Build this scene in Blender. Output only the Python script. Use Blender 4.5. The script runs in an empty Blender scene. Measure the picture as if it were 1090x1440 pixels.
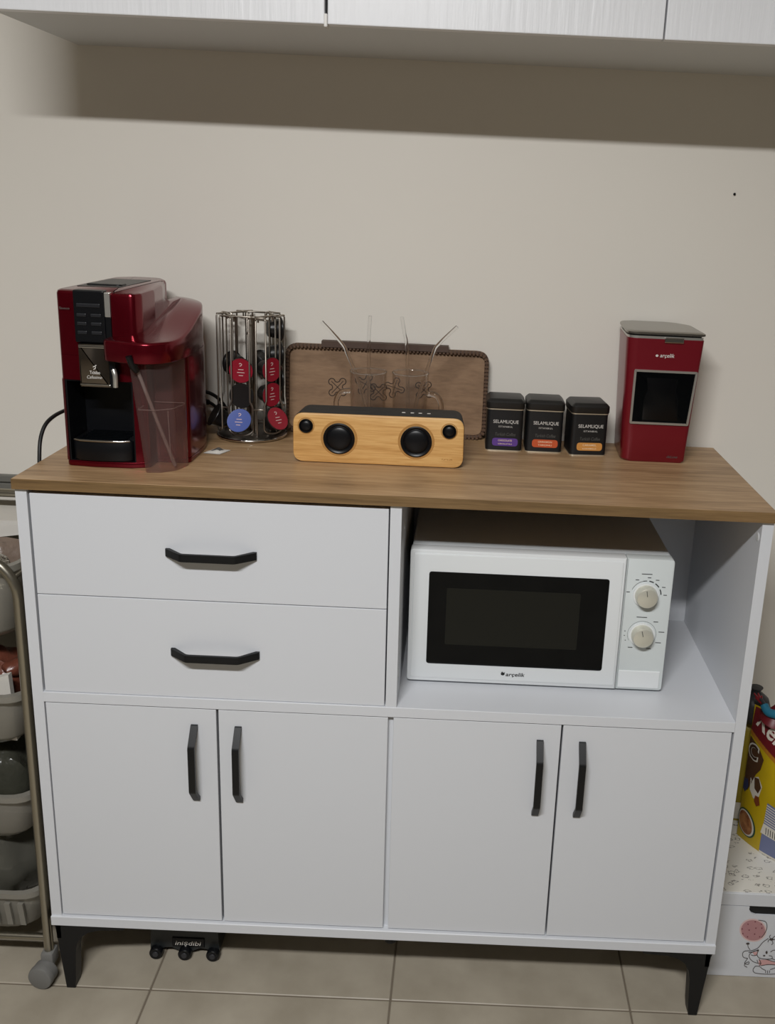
import bpy, bmesh, math, random
from mathutils import Vector, Matrix
random.seed(7)
PI = math.pi
SC = bpy.context.scene
COL = SC.collection

# ------------------------------------------------------------------ camera, light, exposure
cam_d = bpy.data.cameras.new('camera'); cam = bpy.data.objects.new('camera', cam_d); COL.objects.link(cam)
SC.camera = cam
R = ((0.99897244, 0.00160048, -0.04529348), (0.010225, 0.96565134, 0.25964002), (0.04415326, -0.25983635, 0.96464271))
CX, CY, CZ = 0.1016, -1.3639, 1.4249
cam.matrix_world = Matrix(((R[0][0], R[0][2], -R[0][1], CX), (R[1][0], R[1][2], -R[1][1], CY), (R[2][0], R[2][2], -R[2][1], CZ), (0, 0, 0, 1)))
cam_d.sensor_fit = 'VERTICAL'; cam_d.sensor_height = 24.0; cam_d.lens = 1289.99 * 24.0 / 1440.0
cam_d.shift_x = -106.76 / 1440.0; cam_d.shift_y = -84.57 / 1440.0
cam_d.clip_start = 0.02
SC.view_settings.view_transform = 'Standard'; SC.view_settings.look = 'None'
SC.view_settings.exposure = 0.20; SC.view_settings.gamma = 1.0
SC.view_settings.use_curve_mapping = False
world = bpy.data.worlds.new('world'); SC.world = world; world.use_nodes = True
world.node_tree.nodes['Background'].inputs[0].default_value = (0.9, 0.95, 1.0, 1)
world.node_tree.nodes['Background'].inputs[1].default_value = 0.01
LAMP_STRENGTH = 172.0
LAMP_COLOR = (0.99, 0.995, 1.0, 1)

# ------------------------------------------------------------------ materials
def lin(c):
    r = []
    for v in c[:3]:
        v = v / 255.0
        r.append(v / 12.92 if v <= 0.04045 else ((v + 0.055) / 1.055) ** 2.4)
    return (r[0], r[1], r[2], 1.0)

def M(name, rgb, rough=0.5, metal=0.0, spec=0.5, coat=0.0, var=None, bump=None, stretch=(1, 1, 1), rgb2=None):
    m = bpy.data.materials.new(name); m.use_nodes = True
    nt = m.node_tree; b = nt.nodes['Principled BSDF']
    b.inputs['Base Color'].default_value = lin(rgb)
    b.inputs['Roughness'].default_value = rough; b.inputs['Metallic'].default_value = metal
    b.inputs['Specular IOR Level'].default_value = spec
    b.inputs['Coat Weight'].default_value = coat; b.inputs['Coat Roughness'].default_value = 0.08
    if var or bump:
        tc = nt.nodes.new('ShaderNodeTexCoord'); mp = nt.nodes.new('ShaderNodeMapping')
        mp.inputs['Scale'].default_value = stretch
        nt.links.new(tc.outputs['Object'], mp.inputs['Vector'])
    if var:
        n = nt.nodes.new('ShaderNodeTexNoise'); n.inputs['Scale'].default_value = var[0]
        n.inputs['Detail'].default_value = 6.0
        nt.links.new(mp.outputs[0], n.inputs['Vector'])
        cr = nt.nodes.new('ShaderNodeValToRGB')
        cr.color_ramp.elements[0].position = 0.5 - var[1]; cr.color_ramp.elements[1].position = 0.5 + var[1]
        cr.color_ramp.elements[0].color = lin(rgb2 or [v * 0.8 for v in rgb]); cr.color_ramp.elements[1].color = lin(rgb)
        nt.links.new(n.outputs['Fac'], cr.inputs[0]); nt.links.new(cr.outputs[0], b.inputs['Base Color'])
    if bump:
        n2 = nt.nodes.new('ShaderNodeTexNoise'); n2.inputs['Scale'].default_value = bump[0]; n2.inputs['Detail'].default_value = 4.0
        nt.links.new(mp.outputs[0], n2.inputs['Vector'])
        bp = nt.nodes.new('ShaderNodeBump'); bp.inputs['Strength'].default_value = bump[1]; bp.inputs['Distance'].default_value = bump[2] if len(bump) > 2 else 0.002
        nt.links.new(n2.outputs['Fac'], bp.inputs['Height']); nt.links.new(bp.outputs[0], b.inputs['Normal'])
    return m

def wood(name, dark, mid, light, sx, sy, sz, rough=0.5, big=3.0):
    m = bpy.data.materials.new(name); m.use_nodes = True
    nt = m.node_tree; b = nt.nodes['Principled BSDF']; b.inputs['Roughness'].default_value = rough
    tc = nt.nodes.new('ShaderNodeTexCoord')
    mp = nt.nodes.new('ShaderNodeMapping'); mp.inputs['Scale'].default_value = (sx, sy, sz)
    nt.links.new(tc.outputs['Object'], mp.inputs['Vector'])
    n1 = nt.nodes.new('ShaderNodeTexNoise'); n1.inputs['Scale'].default_value = big; n1.inputs['Detail'].default_value = 8; n1.inputs['Roughness'].default_value = 0.62; n1.inputs['Distortion'].default_value = 0.6
    n2 = nt.nodes.new('ShaderNodeTexNoise'); n2.inputs['Scale'].default_value = big * 6; n2.inputs['Detail'].default_value = 4
    nt.links.new(mp.outputs[0], n1.inputs['Vector']); nt.links.new(mp.outputs[0], n2.inputs['Vector'])
    mx = nt.nodes.new('ShaderNodeMix'); mx.data_type = 'FLOAT'; mx.inputs[0].default_value = 0.35
    nt.links.new(n1.outputs['Fac'], mx.inputs[2]); nt.links.new(n2.outputs['Fac'], mx.inputs[3])
    cr = nt.nodes.new('ShaderNodeValToRGB'); e = cr.color_ramp.elements
    e[0].position = 0.34; e[0].color = lin(dark); e[1].position = 0.66; e[1].color = lin(light)
    k = e.new(0.5); k.color = lin(mid)
    nt.links.new(mx.outputs[0], cr.inputs[0]); nt.links.new(cr.outputs[0], b.inputs['Base Color'])
    bp = nt.nodes.new('ShaderNodeBump'); bp.inputs['Strength'].default_value = 0.15; bp.inputs['Distance'].default_value = 0.001
    nt.links.new(n2.outputs['Fac'], bp.inputs['Height']); nt.links.new(bp.outputs[0], b.inputs['Normal'])
    return m

def clear(name, tint, haze, rough=0.05, ior=1.45, hazecol=(200, 195, 190)):
    m = bpy.data.materials.new(name); m.use_nodes = True
    nt = m.node_tree; nt.nodes.remove(nt.nodes['Principled BSDF'])
    out = nt.nodes['Material Output']
    tr = nt.nodes.new('ShaderNodeBsdfTransparent'); tr.inputs[0].default_value = lin(tint)
    df = nt.nodes.new('ShaderNodeBsdfDiffuse'); df.inputs[0].default_value = lin(hazecol)
    gl = nt.nodes.new('ShaderNodeBsdfGlossy'); gl.inputs['Roughness'].default_value = rough
    m1 = nt.nodes.new('ShaderNodeMixShader'); m1.inputs[0].default_value = haze
    nt.links.new(tr.outputs[0], m1.inputs[1]); nt.links.new(df.outputs[0], m1.inputs[2])
    lw = nt.nodes.new('ShaderNodeLayerWeight'); lw.inputs['Blend'].default_value = 0.5
    pw = nt.nodes.new('ShaderNodeMath'); pw.operation = 'POWER'; pw.inputs[1].default_value = 3.5
    nt.links.new(lw.outputs['Facing'], pw.inputs[0])
    fr = nt.nodes.new('ShaderNodeMath'); fr.operation = 'MULTIPLY_ADD'; fr.inputs[1].default_value = 0.55; fr.inputs[2].default_value = ((ior - 1) / (ior + 1)) ** 2
    nt.links.new(pw.outputs[0], fr.inputs[0])
    m2 = nt.nodes.new('ShaderNodeMixShader')
    nt.links.new(fr.outputs[0], m2.inputs[0]); nt.links.new(m1.outputs[0], m2.inputs[1]); nt.links.new(gl.outputs[0], m2.inputs[2])
    nt.links.new(m2.outputs[0], out.inputs['Surface'])
    return m

def emit(name, col, s):
    m = bpy.data.materials.new(name); m.use_nodes = True
    nt = m.node_tree; nt.nodes.remove(nt.nodes['Principled BSDF'])
    e = nt.nodes.new('ShaderNodeEmission'); e.inputs[0].default_value = col; e.inputs[1].default_value = s
    nt.links.new(e.outputs[0], nt.nodes['Material Output'].inputs['Surface'])
    return m

def glass_mat(name):
    m = bpy.data.materials.new(name); m.use_nodes = True
    b = m.node_tree.nodes['Principled BSDF']
    b.inputs['Base Color'].default_value = (1, 1, 1, 1); b.inputs['Transmission Weight'].default_value = 1.0
    b.inputs['Roughness'].default_value = 0.0; b.inputs['IOR'].default_value = 1.45
    return m

WALL = M('wall_paint', (231, 226, 216), 0.5, var=(2.0, 0.35), rgb2=(228, 222, 212))
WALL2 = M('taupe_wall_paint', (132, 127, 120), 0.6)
CEIL = M('ceiling_paint', (232, 230, 225), 0.8)
GROUT = M('tile_grout', (112, 102, 88), 0.9)
TILE = M('floor_tile_glaze', (172, 163, 147), 0.45, var=(9, 0.2), rgb2=(150, 141, 125), bump=(30, 0.05, 0.001))
WHITE = M('white_melamine', (208, 210, 214), 0.4, bump=(220, 0.03, 0.0005))
WHITE_IN = WHITE
UPPER = M('embossed_white_door', (230, 231, 234), 0.35, bump=(20, 0.45, 0.002), stretch=(5, 5, 0.35))
UNDER = M('white_board', (204, 206, 206), 0.5)
WOODTOP = wood('walnut_laminate', (132, 104, 72), (168, 136, 100), (190, 160, 122), 1.1, 14, 14, 0.42, 2.6)
WOODEDGE = wood('walnut_edge_band', (92, 70, 42), (118, 92, 58), (136, 108, 72), 1.1, 14, 30, 0.5, 2.6)
BLACKM = M('black_metal', (13, 14, 16), 0.45, spec=0.35)
BLACKP = M('black_plastic', (12, 13, 16), 0.35, spec=0.3)
BLACKG = M('gloss_black', (5, 7, 9), 0.06, spec=0.18)
GAP = M('gap_shade_black', (10, 10, 10), 0.7)  # near-black that paints the shade inside gaps and slots
CHROME = M('chrome', (205, 203, 200), 0.13, 1.0)
WIRE = M('wire_chrome', (168, 160, 150), 0.38, 1.0)
FRAME = M('trolley_chrome', (168, 163, 150), 0.3, 1.0)
STEEL = M('brushed_steel', (206, 204, 198), 0.3, 0.8)
RED = M('metallic_red', (106, 7, 25), 0.2, 0.75, coat=0.15)
REDD = M('deep_red_plastic', (118, 18, 32), 0.3, 0.25, coat=0.2)
GREYLID = M('grey_metallic_lid', (150, 146, 138), 0.24, 0.9)
BAMBOO = wood('bamboo', (186, 136, 74), (212, 164, 100), (230, 188, 124), 2.0, 20, 44, 0.42, 2.2)
TRAYW = wood('tray_wood', (122, 94, 68), (138, 108, 80), (150, 120, 90), 3, 12, 12, 0.5, 3)
TRAYRIM = M('tray_dark_rim', (72, 50, 36), 0.6)
BURN = M('burnt_line', (48, 30, 20), 0.7)
GLASS = glass_mat('clear_glass')
THIN = clear('thin_clear_glass', (249, 247, 245), 0.012, 0.02, 1.5, (220, 216, 210))
TANK = clear('clear_tank_plastic', (240, 232, 230), 0.07, 0.08, 1.35, (190, 165, 160))
TUBE = clear('milk_tube_plastic', (215, 205, 202), 0.28, 0.15, 1.35, (190, 170, 165))
POLY = clear('frosted_plastic', (178, 175, 166), 0.6, 0.3, 1.35, (160, 156, 146))
POLYBAG = clear('thin_plastic_bag', (150, 150, 140), 0.4, 0.12, 1.5, (120, 118, 108))
MWWHITE = M('microwave_white', (222, 225, 226), 0.3)
MWGREY = M('microwave_panel_grey', (208, 214, 214), 0.35)
MWBODY = M('microwave_case_white', (196, 200, 202), 0.4)
MESHGL = M('window_mesh', (30, 30, 26), 0.3, spec=0.15)
KNOB = M('satin_silver', (216, 214, 200), 0.3, 0.45)
PRINTK = M('black_print', (22, 22, 24), 0.6)
PRINTW = M('white_print', (214, 210, 204), 0.5)
PRINTG = M('grey_print', (86, 84, 80), 0.6)
TINBLK = M('tin_black', (17, 18, 20), 0.45)
TINLID = M('tin_lid_black', (24, 23, 22), 0.42)
GOLD = M('tin_gold_edge', (222, 212, 190), 0.35, 0.8)
PURPLE = M('label_purple', (92, 58, 138), 0.5)
ORANGE = M('label_orange', (196, 84, 42), 0.5)
AMBER = M('label_amber', (205, 142, 70), 0.5)
CREAM = M('label_cream', (238, 214, 180), 0.5)
PODRED = M('pod_foil_red', (142, 24, 42), 0.35)
PODBLUE = M('pod_foil_blue', (76, 94, 160), 0.35)
PODBLK = M('pod_black', (28, 26, 26), 0.35)
CORD = M('black_cord', (13, 13, 14), 0.5)
CASTERG = M('caster_grey', (112, 111, 108), 0.5)
TRIMG = M('grey_trim', (112, 110, 104), 0.45)
BAGY = M('cereal_yellow', (188, 160, 16), 0.35, bump=(22, 0.35, 0.006))
BAGY2 = M('cereal_yellow_dull', (150, 132, 34), 0.4, bump=(18, 0.4, 0.008))
BROWN = M('print_brown', (78, 50, 30), 0.4)
BAGRED = M('print_dark_red', (104, 16, 26), 0.4)
BAGBLUE = M('print_slate_blue', (108, 116, 152), 0.4)
BAGWHITE = M('print_offwhite', (214, 208, 196), 0.4)
BAGGREEN = M('print_green', (28, 72, 50), 0.4)
CEREAL = M('print_cereal', (170, 116, 70), 0.5, var=(60, 0.12), rgb2=(120, 66, 34))
TEAL = M('clip_teal', (34, 112, 140), 0.4)
CLIPRED = M('clip_red', (132, 24, 34), 0.4)
CHARC = M('charcoal_plastic', (46, 46, 50), 0.45)
PINK = M('print_dusty_pink', (176, 130, 132), 0.6)
PINKL = M('print_pale_pink', (214, 186, 182), 0.6)
FOIL = M('crumpled_foil', (200, 198, 192), 0.18, 1.0, bump=(28, 0.9, 0.02))
CARD = M('white_card', (212, 208, 200), 0.6)
BRWRAP = M('brown_wrapper', (104, 58, 44), 0.3, bump=(25, 0.6, 0.01))
DKBAG = M('dark_bag', (58, 58, 50), 0.2, bump=(22, 0.7, 0.01))
DARKGREY = M('dark_grey_plastic', (34, 37, 38), 0.4)

def liner_mat():
    m = bpy.data.materials.new('patterned_liner'); m.use_nodes = True
    nt = m.node_tree; b = nt.nodes['Principled BSDF']; b.inputs['Roughness'].default_value = 0.6
    tc = nt.nodes.new('ShaderNodeTexCoord'); mp = nt.nodes.new('ShaderNodeMapping'); mp.inputs['Scale'].default_value = (44, 74, 1)
    nt.links.new(tc.outputs['Object'], mp.inputs['Vector'])
    vo = nt.nodes.new('ShaderNodeTexVoronoi'); vo.inputs['Scale'].default_value = 1.0; vo.inputs['Randomness'].default_value = 0.75
    nz = nt.nodes.new('ShaderNodeTexNoise'); nz.inputs['Scale'].default_value = 4.0
    nt.links.new(mp.outputs[0], vo.inputs['Vector']); nt.links.new(mp.outputs[0], nz.inputs['Vector'])
    s = nt.nodes.new('ShaderNodeMath'); s.operation = 'ADD'; nt.links.new(vo.outputs['Distance'], s.inputs[0])
    sc = nt.nodes.new('ShaderNodeMath'); sc.operation = 'MULTIPLY'; sc.inputs[1].default_value = 0.55; nt.links.new(nz.outputs['Fac'], sc.inputs[0]); nt.links.new(sc.outputs[0], s.inputs[1])
    cr = nt.nodes.new('ShaderNodeValToRGB'); e = cr.color_ramp.elements
    base = lin((222, 219, 211)); ink = lin((138, 135, 130))
    e[0].position = 0.47; e[0].color = base; e[1].position = 0.51; e[1].color = ink
    k = e.new(0.56); k.color = ink; k = e.new(0.60); k.color = base
    nt.links.new(s.outputs[0], cr.inputs[0]); nt.links.new(cr.outputs[0], b.inputs['Base Color'])
    return m
LINER = liner_mat()

# ------------------------------------------------------------------ helpers
def thing(name, loc, label, cat, group=None):
    o = bpy.data.objects.new(name, None); COL.objects.link(o); o.empty_display_size = 0.05
    o.location = loc; o['label'] = label; o['category'] = cat
    if group: o['group'] = group
    return o
def tag(o, label, cat, group=None):
    o['label'] = label; o['category'] = cat
    if group: o['group'] = group
    return o
def rootloc(o):
    v = Vector((0, 0, 0))
    while o is not None:
        v = v + Vector(o.location); o = o.parent
    return v
def part(name, bm, mat, parent=None, smooth=None, loc=None, label=None):
    """geometry given in world coordinates; stored relative to the parent chain (or to loc)"""
    me = bpy.data.meshes.new(name)
    off = rootloc(parent) if parent else Vector((0, 0, 0))
    if loc is not None: off = Vector(loc)
    bmesh.ops.translate(bm, verts=bm.verts[:], vec=-off)
    bmesh.ops.recalc_face_normals(bm, faces=bm.faces[:])
    bm.to_mesh(me); bm.free()
    me.materials.append(mat)
    o = bpy.data.objects.new(name, me); COL.objects.link(o)
    if parent: o.parent = parent
    if loc is not None: o.location = loc
    if smooth is not None:
        for p in me.polygons: p.use_smooth = True
        me.set_sharp_from_angle(angle=math.radians(smooth))
    if label: o['label'] = label
    return o
def nb(): return bmesh.new()
def box(x0, x1, y0, y1, z0, z1, r=0.0, seg=1, bm=None):
    t = bmesh.new()
    bmesh.ops.create_cube(t, size=1.0)
    for v in t.verts:
        v.co = Vector(((x0 + x1) / 2 + v.co.x * (x1 - x0), (y0 + y1) / 2 + v.co.y * (y1 - y0), (z0 + z1) / 2 + v.co.z * (z1 - z0)))
    if r > 0:
        bmesh.ops.bevel(t, geom=t.edges[:], offset=r, segments=seg, profile=0.5, affect='EDGES')
    return merge(bm, t)
def merge(bm, t):
    if bm is None: return t
    me = bpy.data.meshes.new('tmp'); t.to_mesh(me); t.free(); bm.from_mesh(me); bpy.data.meshes.remove(me)
    return bm
def rpoly(pts, r, n=5):
    out = []; N = len(pts)
    for i in range(N):
        p = Vector(pts[i]); a = Vector(pts[i - 1]); b = Vector(pts[(i + 1) % N])
        rr = r[i] if isinstance(r, (list, tuple)) else r
        d1 = (a - p); d2 = (b - p); L = min(d1.length, d2.length) * 0.49
        ang = d1.angle(d2) if d1.length > 0 and d2.length > 0 else PI
        if rr <= 0 or ang > PI - 0.02: out.append((p.x, p.y)); continue
        t = min(rr / math.tan(ang / 2), L)
        s = p + d1.normalized() * t; e = p + d2.normalized() * t
        for k in range(n + 1):
            u = k / n
            q = s * (1 - u) ** 2 + p * 2 * u * (1 - u) + e * u * u
            out.append((q.x, q.y))
    return out
def loft(rings, bm=None, cap0=True, cap1=True, closed=True):
    bm = bm or bmesh.new(); V = []
    for rg in rings: V.append([bm.verts.new(p) for p in rg])
    n = len(rings[0])
    for i in range(len(V) - 1):
        for j in range(n if closed else n - 1):
            k = (j + 1) % n
            bm.faces.new((V[i][j], V[i][k], V[i + 1][k], V[i + 1][j]))
    if cap0: bm.faces.new(V[0][::-1])
    if cap1: bm.faces.new(V[-1])
    return bm
def prism(poly, a0, a1, axis='Z', bm=None, bev=0.0, bm_top_only=False):
    """poly 2D extruded along axis. axis Z: (x,y); Y: (x,z); X: (y,z). bev chamfers both ends"""
    def P(p, a):
        return {'Z': (p[0], p[1], a), 'Y': (p[0], a, p[1]), 'X': (a, p[0], p[1])}[axis]
    if bev <= 0:
        return loft([[P(p, a0) for p in poly], [P(p, a1) for p in poly]], bm)
    ins = inset(poly, bev)
    ins2 = inset(poly, bev * 0.3)
    s = 1 if a1 > a0 else -1
    rings = []
    if not bm_top_only: rings += [[P(p, a0) for p in ins], [P(p, a0 + s * bev * 0.3) for p in ins2], [P(p, a0 + s * bev) for p in poly]]
    else: rings += [[P(p, a0) for p in poly]]
    rings += [[P(p, a1 - s * bev) for p in poly], [P(p, a1 - s * bev * 0.3) for p in ins2], [P(p, a1) for p in ins]]
    return loft(rings, bm)
def inset(poly, d):
    n = len(poly); out = []
    A = sum(poly[i][0] * poly[(i + 1) % n][1] - poly[(i + 1) % n][0] * poly[i][1] for i in range(n))
    sg = 1 if A > 0 else -1
    for i in range(n):
        p0 = Vector(poly[i - 1]); p = Vector(poly[i]); p1 = Vector(poly[(i + 1) % n])
        e1 = (p - p0); e2 = (p1 - p)
        if e1.length < 1e-9: e1 = e2
        if e2.length < 1e-9: e2 = e1
        n1 = Vector((-e1.y, e1.x)).normalized() * sg; n2 = Vector((-e2.y, e2.x)).normalized() * sg
        m = n1 + n2
        if m.length < 1e-6: m = n1
        m.normalize(); c = max(0.4, m.dot(n1))
        q = p + m * (d / c); out.append((q.x, q.y))
    return out
def lathe(prof, c=(0, 0, 0), axis='Z', n=32, bm=None):
    """prof list of (r, h)"""
    bm = bm or bmesh.new(); c = Vector(c); rings = []
    for r, h in prof:
        rg = []
        for k in range(n):
            a = 2 * PI * k / n; u, v = r * math.cos(a), r * math.sin(a)
            p = {'Z': (u, v, h), 'Y': (u, h, v), 'X': (h, u, v)}[axis]
            rg.append(bm.verts.new(c + Vector(p)))
        rings.append(rg)
    for i in range(len(rings) - 1):
        for k in range(n):
            j = (k + 1) % n
            bm.faces.new((rings[i][k], rings[i][j], rings[i + 1][j], rings[i + 1][k]))
    if prof[0][0] > 1e-6: bm.faces.new(rings[0][::-1])
    if prof[-1][0] > 1e-6: bm.faces.new(rings[-1])
    return bm
def tube(path, r, n=8, bm=None, closed=False, cap=True):
    bm = bm or bmesh.new(); P = [Vector(p) for p in path]; N = len(P)
    rings = []; up = None
    for i in range(N):
        if closed: d = P[(i + 1) % N] - P[i - 1]
        else: d = P[min(i + 1, N - 1)] - P[max(i - 1, 0)]
        d.normalize()
        if up is None:
            up = Vector((0, 0, 1)) if abs(d.z) < 0.9 else Vector((1, 0, 0))
        up = (up - d * up.dot(d))
        if up.length < 1e-6: up = d.orthogonal()
        up.normalize(); s = d.cross(up)
        rr = r[i] if isinstance(r, (list, tuple)) else r
        rings.append([P[i] + (up * math.cos(2 * PI * k / n) + s * math.sin(2 * PI * k / n)) * rr for k in range(n)])
    if closed: return loft(rings + [rings[0]], bm, False, False)
    return loft(rings, bm, cap, cap)
def spline(pts, n=8):
    P = [Vector(p) for p in pts]; out = []
    for i in range(len(P) - 1):
        p0 = P[max(i - 1, 0)]; p1 = P[i]; p2 = P[i + 1]; p3 = P[min(i + 2, len(P) - 1)]
        for k in range(n):
            t = k / n
            out.append(0.5 * ((2 * p1) + (p2 - p0) * t + (2 * p0 - 5 * p1 + 4 * p2 - p3) * t * t + (3 * p1 - p0 - 3 * p2 + p3) * t ** 3))
    out.append(P[-1]); return out
def text2d(s, width=None, height=None, shear=0.0, bold=0.0, spacing=1.0):
    cu = bpy.data.curves.new('t', 'FONT'); cu.body = s; cu.size = 1.0; cu.shear = shear; cu.offset = bold
    cu.align_x = 'CENTER'; cu.align_y = 'CENTER'; cu.resolution_u = 3; cu.space_character = spacing
    o = bpy.data.objects.new('t', cu); COL.objects.link(o)
    bpy.context.view_layer.update()
    me = bpy.data.meshes.new_from_object(o.evaluated_get(bpy.context.evaluated_depsgraph_get()))
    vs = [v.co.copy() for v in me.vertices]; fs = [tuple(p.vertices) for p in me.polygons]
    bpy.data.objects.remove(o); bpy.data.curves.remove(cu); bpy.data.meshes.remove(me)
    x0 = min(v.x for v in vs); x1 = max(v.x for v in vs); y0 = min(v.y for v in vs); y1 = max(v.y for v in vs)
    sx = width / (x1 - x0) if width else None; sy = height / (y1 - y0) if height else None
    sx = sx or sy; sy = sy or sx
    return [((v.x - (x0 + x1) / 2) * sx, (v.y - (y0 + y1) / 2) * sy) for v in vs], fs
def flat(vs, fs, fn, bm=None):
    bm = bm or bmesh.new(); V = [bm.verts.new(fn(*v)) for v in vs]
    for f in fs:
        try: bm.faces.new([V[i] for i in f])
        except ValueError: pass
    return bm
def ribbon(pts, w, fn, bm=None, closed=False):
    """thin flat line in 2D mapped by fn"""
    bm = bm or bmesh.new(); P = [Vector(p) for p in pts]; N = len(P); L = []; Rr = []
    for i in range(N):
        if closed: d = P[(i + 1) % N] - P[i - 1]
        else: d = P[min(i + 1, N - 1)] - P[max(i - 1, 0)]
        if d.length < 1e-9: d = Vector((1, 0))
        d.normalize(); nn = Vector((-d.y, d.x)) * w / 2
        a = P[i] + nn; b = P[i] - nn
        L.append(bm.verts.new(fn(a.x, a.y))); Rr.append(bm.verts.new(fn(b.x, b.y)))
    for i in range(N if closed else N - 1):
        j = (i + 1) % N
        bm.faces.new((L[i], L[j], Rr[j], Rr[i]))
    return bm
def ell(cx, cy, a, b, n=28, rot=0.0, t0=0.0, t1=2 * PI):
    out = []
    for k in range(n):
        t = t0 + (t1 - t0) * k / (n if abs(t1 - t0 - 2 * PI) < 1e-6 else n - 1)
        x, y = a * math.cos(t), b * math.sin(t)
        out.append((cx + x * math.cos(rot) - y * math.sin(rot), cy + x * math.sin(rot) + y * math.cos(rot)))
    return out
def poly2d(pts, fn, bm=None):
    bm = bm or bmesh.new(); bm.faces.new([bm.verts.new(fn(*p)) for p in pts]); return bm
def gridpatch(pts_fn, nu, nv, fn, bm=None):
    bm = bm or bmesh.new(); V = [[bm.verts.new(fn(*pts_fn(i / nu, j / nv))) for j in range(nv + 1)] for i in range(nu + 1)]
    for i in range(nu):
        for j in range(nv):
            bm.faces.new((V[i][j], V[i + 1][j], V[i + 1][j + 1], V[i][j + 1]))
    return bm
def struct(name, bm, mat, parent=None, **k):
    o = part(name, bm, mat, parent, **k)
    if not parent: o['kind'] = 'structure'
    return o

# ------------------------------------------------------------------ setting
YW = 0.412
XL, XR, YF, ZC = -3.2, 3.2, -5.2, 2.43
wb_ = struct('wall_back', box(XL - .1, XR + .1, YW, YW + .1, -.02, ZC + .1), WALL)
wb_['label'] = 'beige painted wall behind the sideboard'
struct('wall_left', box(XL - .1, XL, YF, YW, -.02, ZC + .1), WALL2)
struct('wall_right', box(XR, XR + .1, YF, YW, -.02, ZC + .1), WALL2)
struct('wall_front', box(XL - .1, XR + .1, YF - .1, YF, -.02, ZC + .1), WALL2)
struct('ceiling', box(XL, XR, YF, YW, ZC, ZC + .1), CEIL)
fl = struct('floor', box(XL, XR, YF, YW, -.06, -.002), GROUT)
fl['label'] = 'beige ceramic tile floor with thin grout lines'
PITCH = 0.4443; TX0, TY0 = 0.0155, 0.0095; G = 0.0016
shared = {}
for i in range(-8, 8):
    for j in range(-12, 1):
        x0 = max(TX0 + i * PITCH + G, XL); x1 = min(TX0 + (i + 1) * PITCH - G, XR)
        y0 = max(TY0 + j * PITCH + G, YF); y1 = min(TY0 + (j + 1) * PITCH - G, YW)
        if x1 - x0 < .02 or y1 - y0 < .02: continue
        key = (round(x1 - x0, 4), round(y1 - y0, 4))
        if key not in shared:
            o = part('floor_tile', box(0, x1 - x0, 0, y1 - y0, -.010, 0, 0.0012, 1), TILE, fl); shared[key] = o
        else:
            o = shared[key].copy(); COL.objects.link(o)
        o.location = (x0, y0, 0)
t = nb(); box(XL, -0.64, YW - .012, YW, .843, .858, .002, 1, t); box(XL, -0.64, YW - .010, YW, .827, .840, .002, 1, t)
box(XL, -.64, YW - .006, YW, .838, .845, 0, 1, t)
tr = struct('trim_1', t, TRIMG); tr['label'] = 'grey double-line trim strip on the wall'

# ceiling lamp (out of view): the light that throws the hard-edged shadow of the wall cabinet
lamp = thing('ceiling_lamp', (-.22, -1.75, ZC), 'long white ceiling lamp with glowing diffuser', 'lamp')
part('housing', box(-.64, .20, -1.84, -1.66, ZC - .05, ZC, .006, 2), CEIL, lamp)
part('diffuser', box(-.62, .18, -1.82, -1.68, ZC - .058, ZC - .049), emit('lamp_glow', LAMP_COLOR, 4.0), lamp)
al = bpy.data.lights.new('lamp_light', 'AREA'); al.shape = 'RECTANGLE'; al.size = .80; al.size_y = .14
al.energy = LAMP_STRENGTH * PI * .80 * .14; al.color = LAMP_COLOR[:3]
alo = bpy.data.objects.new('lamp_light', al); COL.objects.link(alo); alo.parent = lamp; alo.location = (0, 0, -.060)

# ------------------------------------------------------------------ wall cabinet
ZU = 1.672; YU = .087
wc = thing('wall_cabinet', (-.1, YW, ZU), 'white wall-hung cupboard with wood-grain embossed doors above the sideboard', 'cupboard')
t = nb(); box(-.622, 1.30, YU + .02, YW, ZU, ZU + .018, 0, 1, t)
box(-.622, -.604, YU + .02, YW, ZU + .018, ZU + .70, 0, 1, t); box(1.282, 1.30, YU + .02, YW, ZU + .018, ZU + .70, 0, 1, t)
box(-.622, 1.30, YU + .02, YW, ZU + .682, ZU + .70, 0, 1, t); box(-.604, 1.282, YW - .008, YW, ZU + .018, ZU + .682, 0, 1, t)
box(-.135, -.117, YU + .02, YW - .008, ZU + .018, ZU + .68, 0, 1, t); box(.36, .378, YU + .02, YW - .008, ZU + .018, ZU + .68, 0, 1, t)
part('carcass', t, UNDER, wc)
for x0, x1 in ((-.622, -.1268), (-.1225, .3675), (.3700, .86), (.8625, 1.30)):
    part('cabinet_door', box(x0, x1, YU, YU + .018, ZU - .002, ZU + .70, .0015, 2), UPPER, wc)
part('door_gap_shade', box(-.1268, -.1225, YU + .012, YU + .02, ZU + .008, ZU + .69), GAP, wc)  # black strip standing in for the shade between the doors
part('door_bumper', box(-.1274, -.1224, YU - .003, YU + .014, ZU - .006, ZU + .012, .001, 1), M('clear_bumper', (236, 234, 230), .2), wc)

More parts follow.
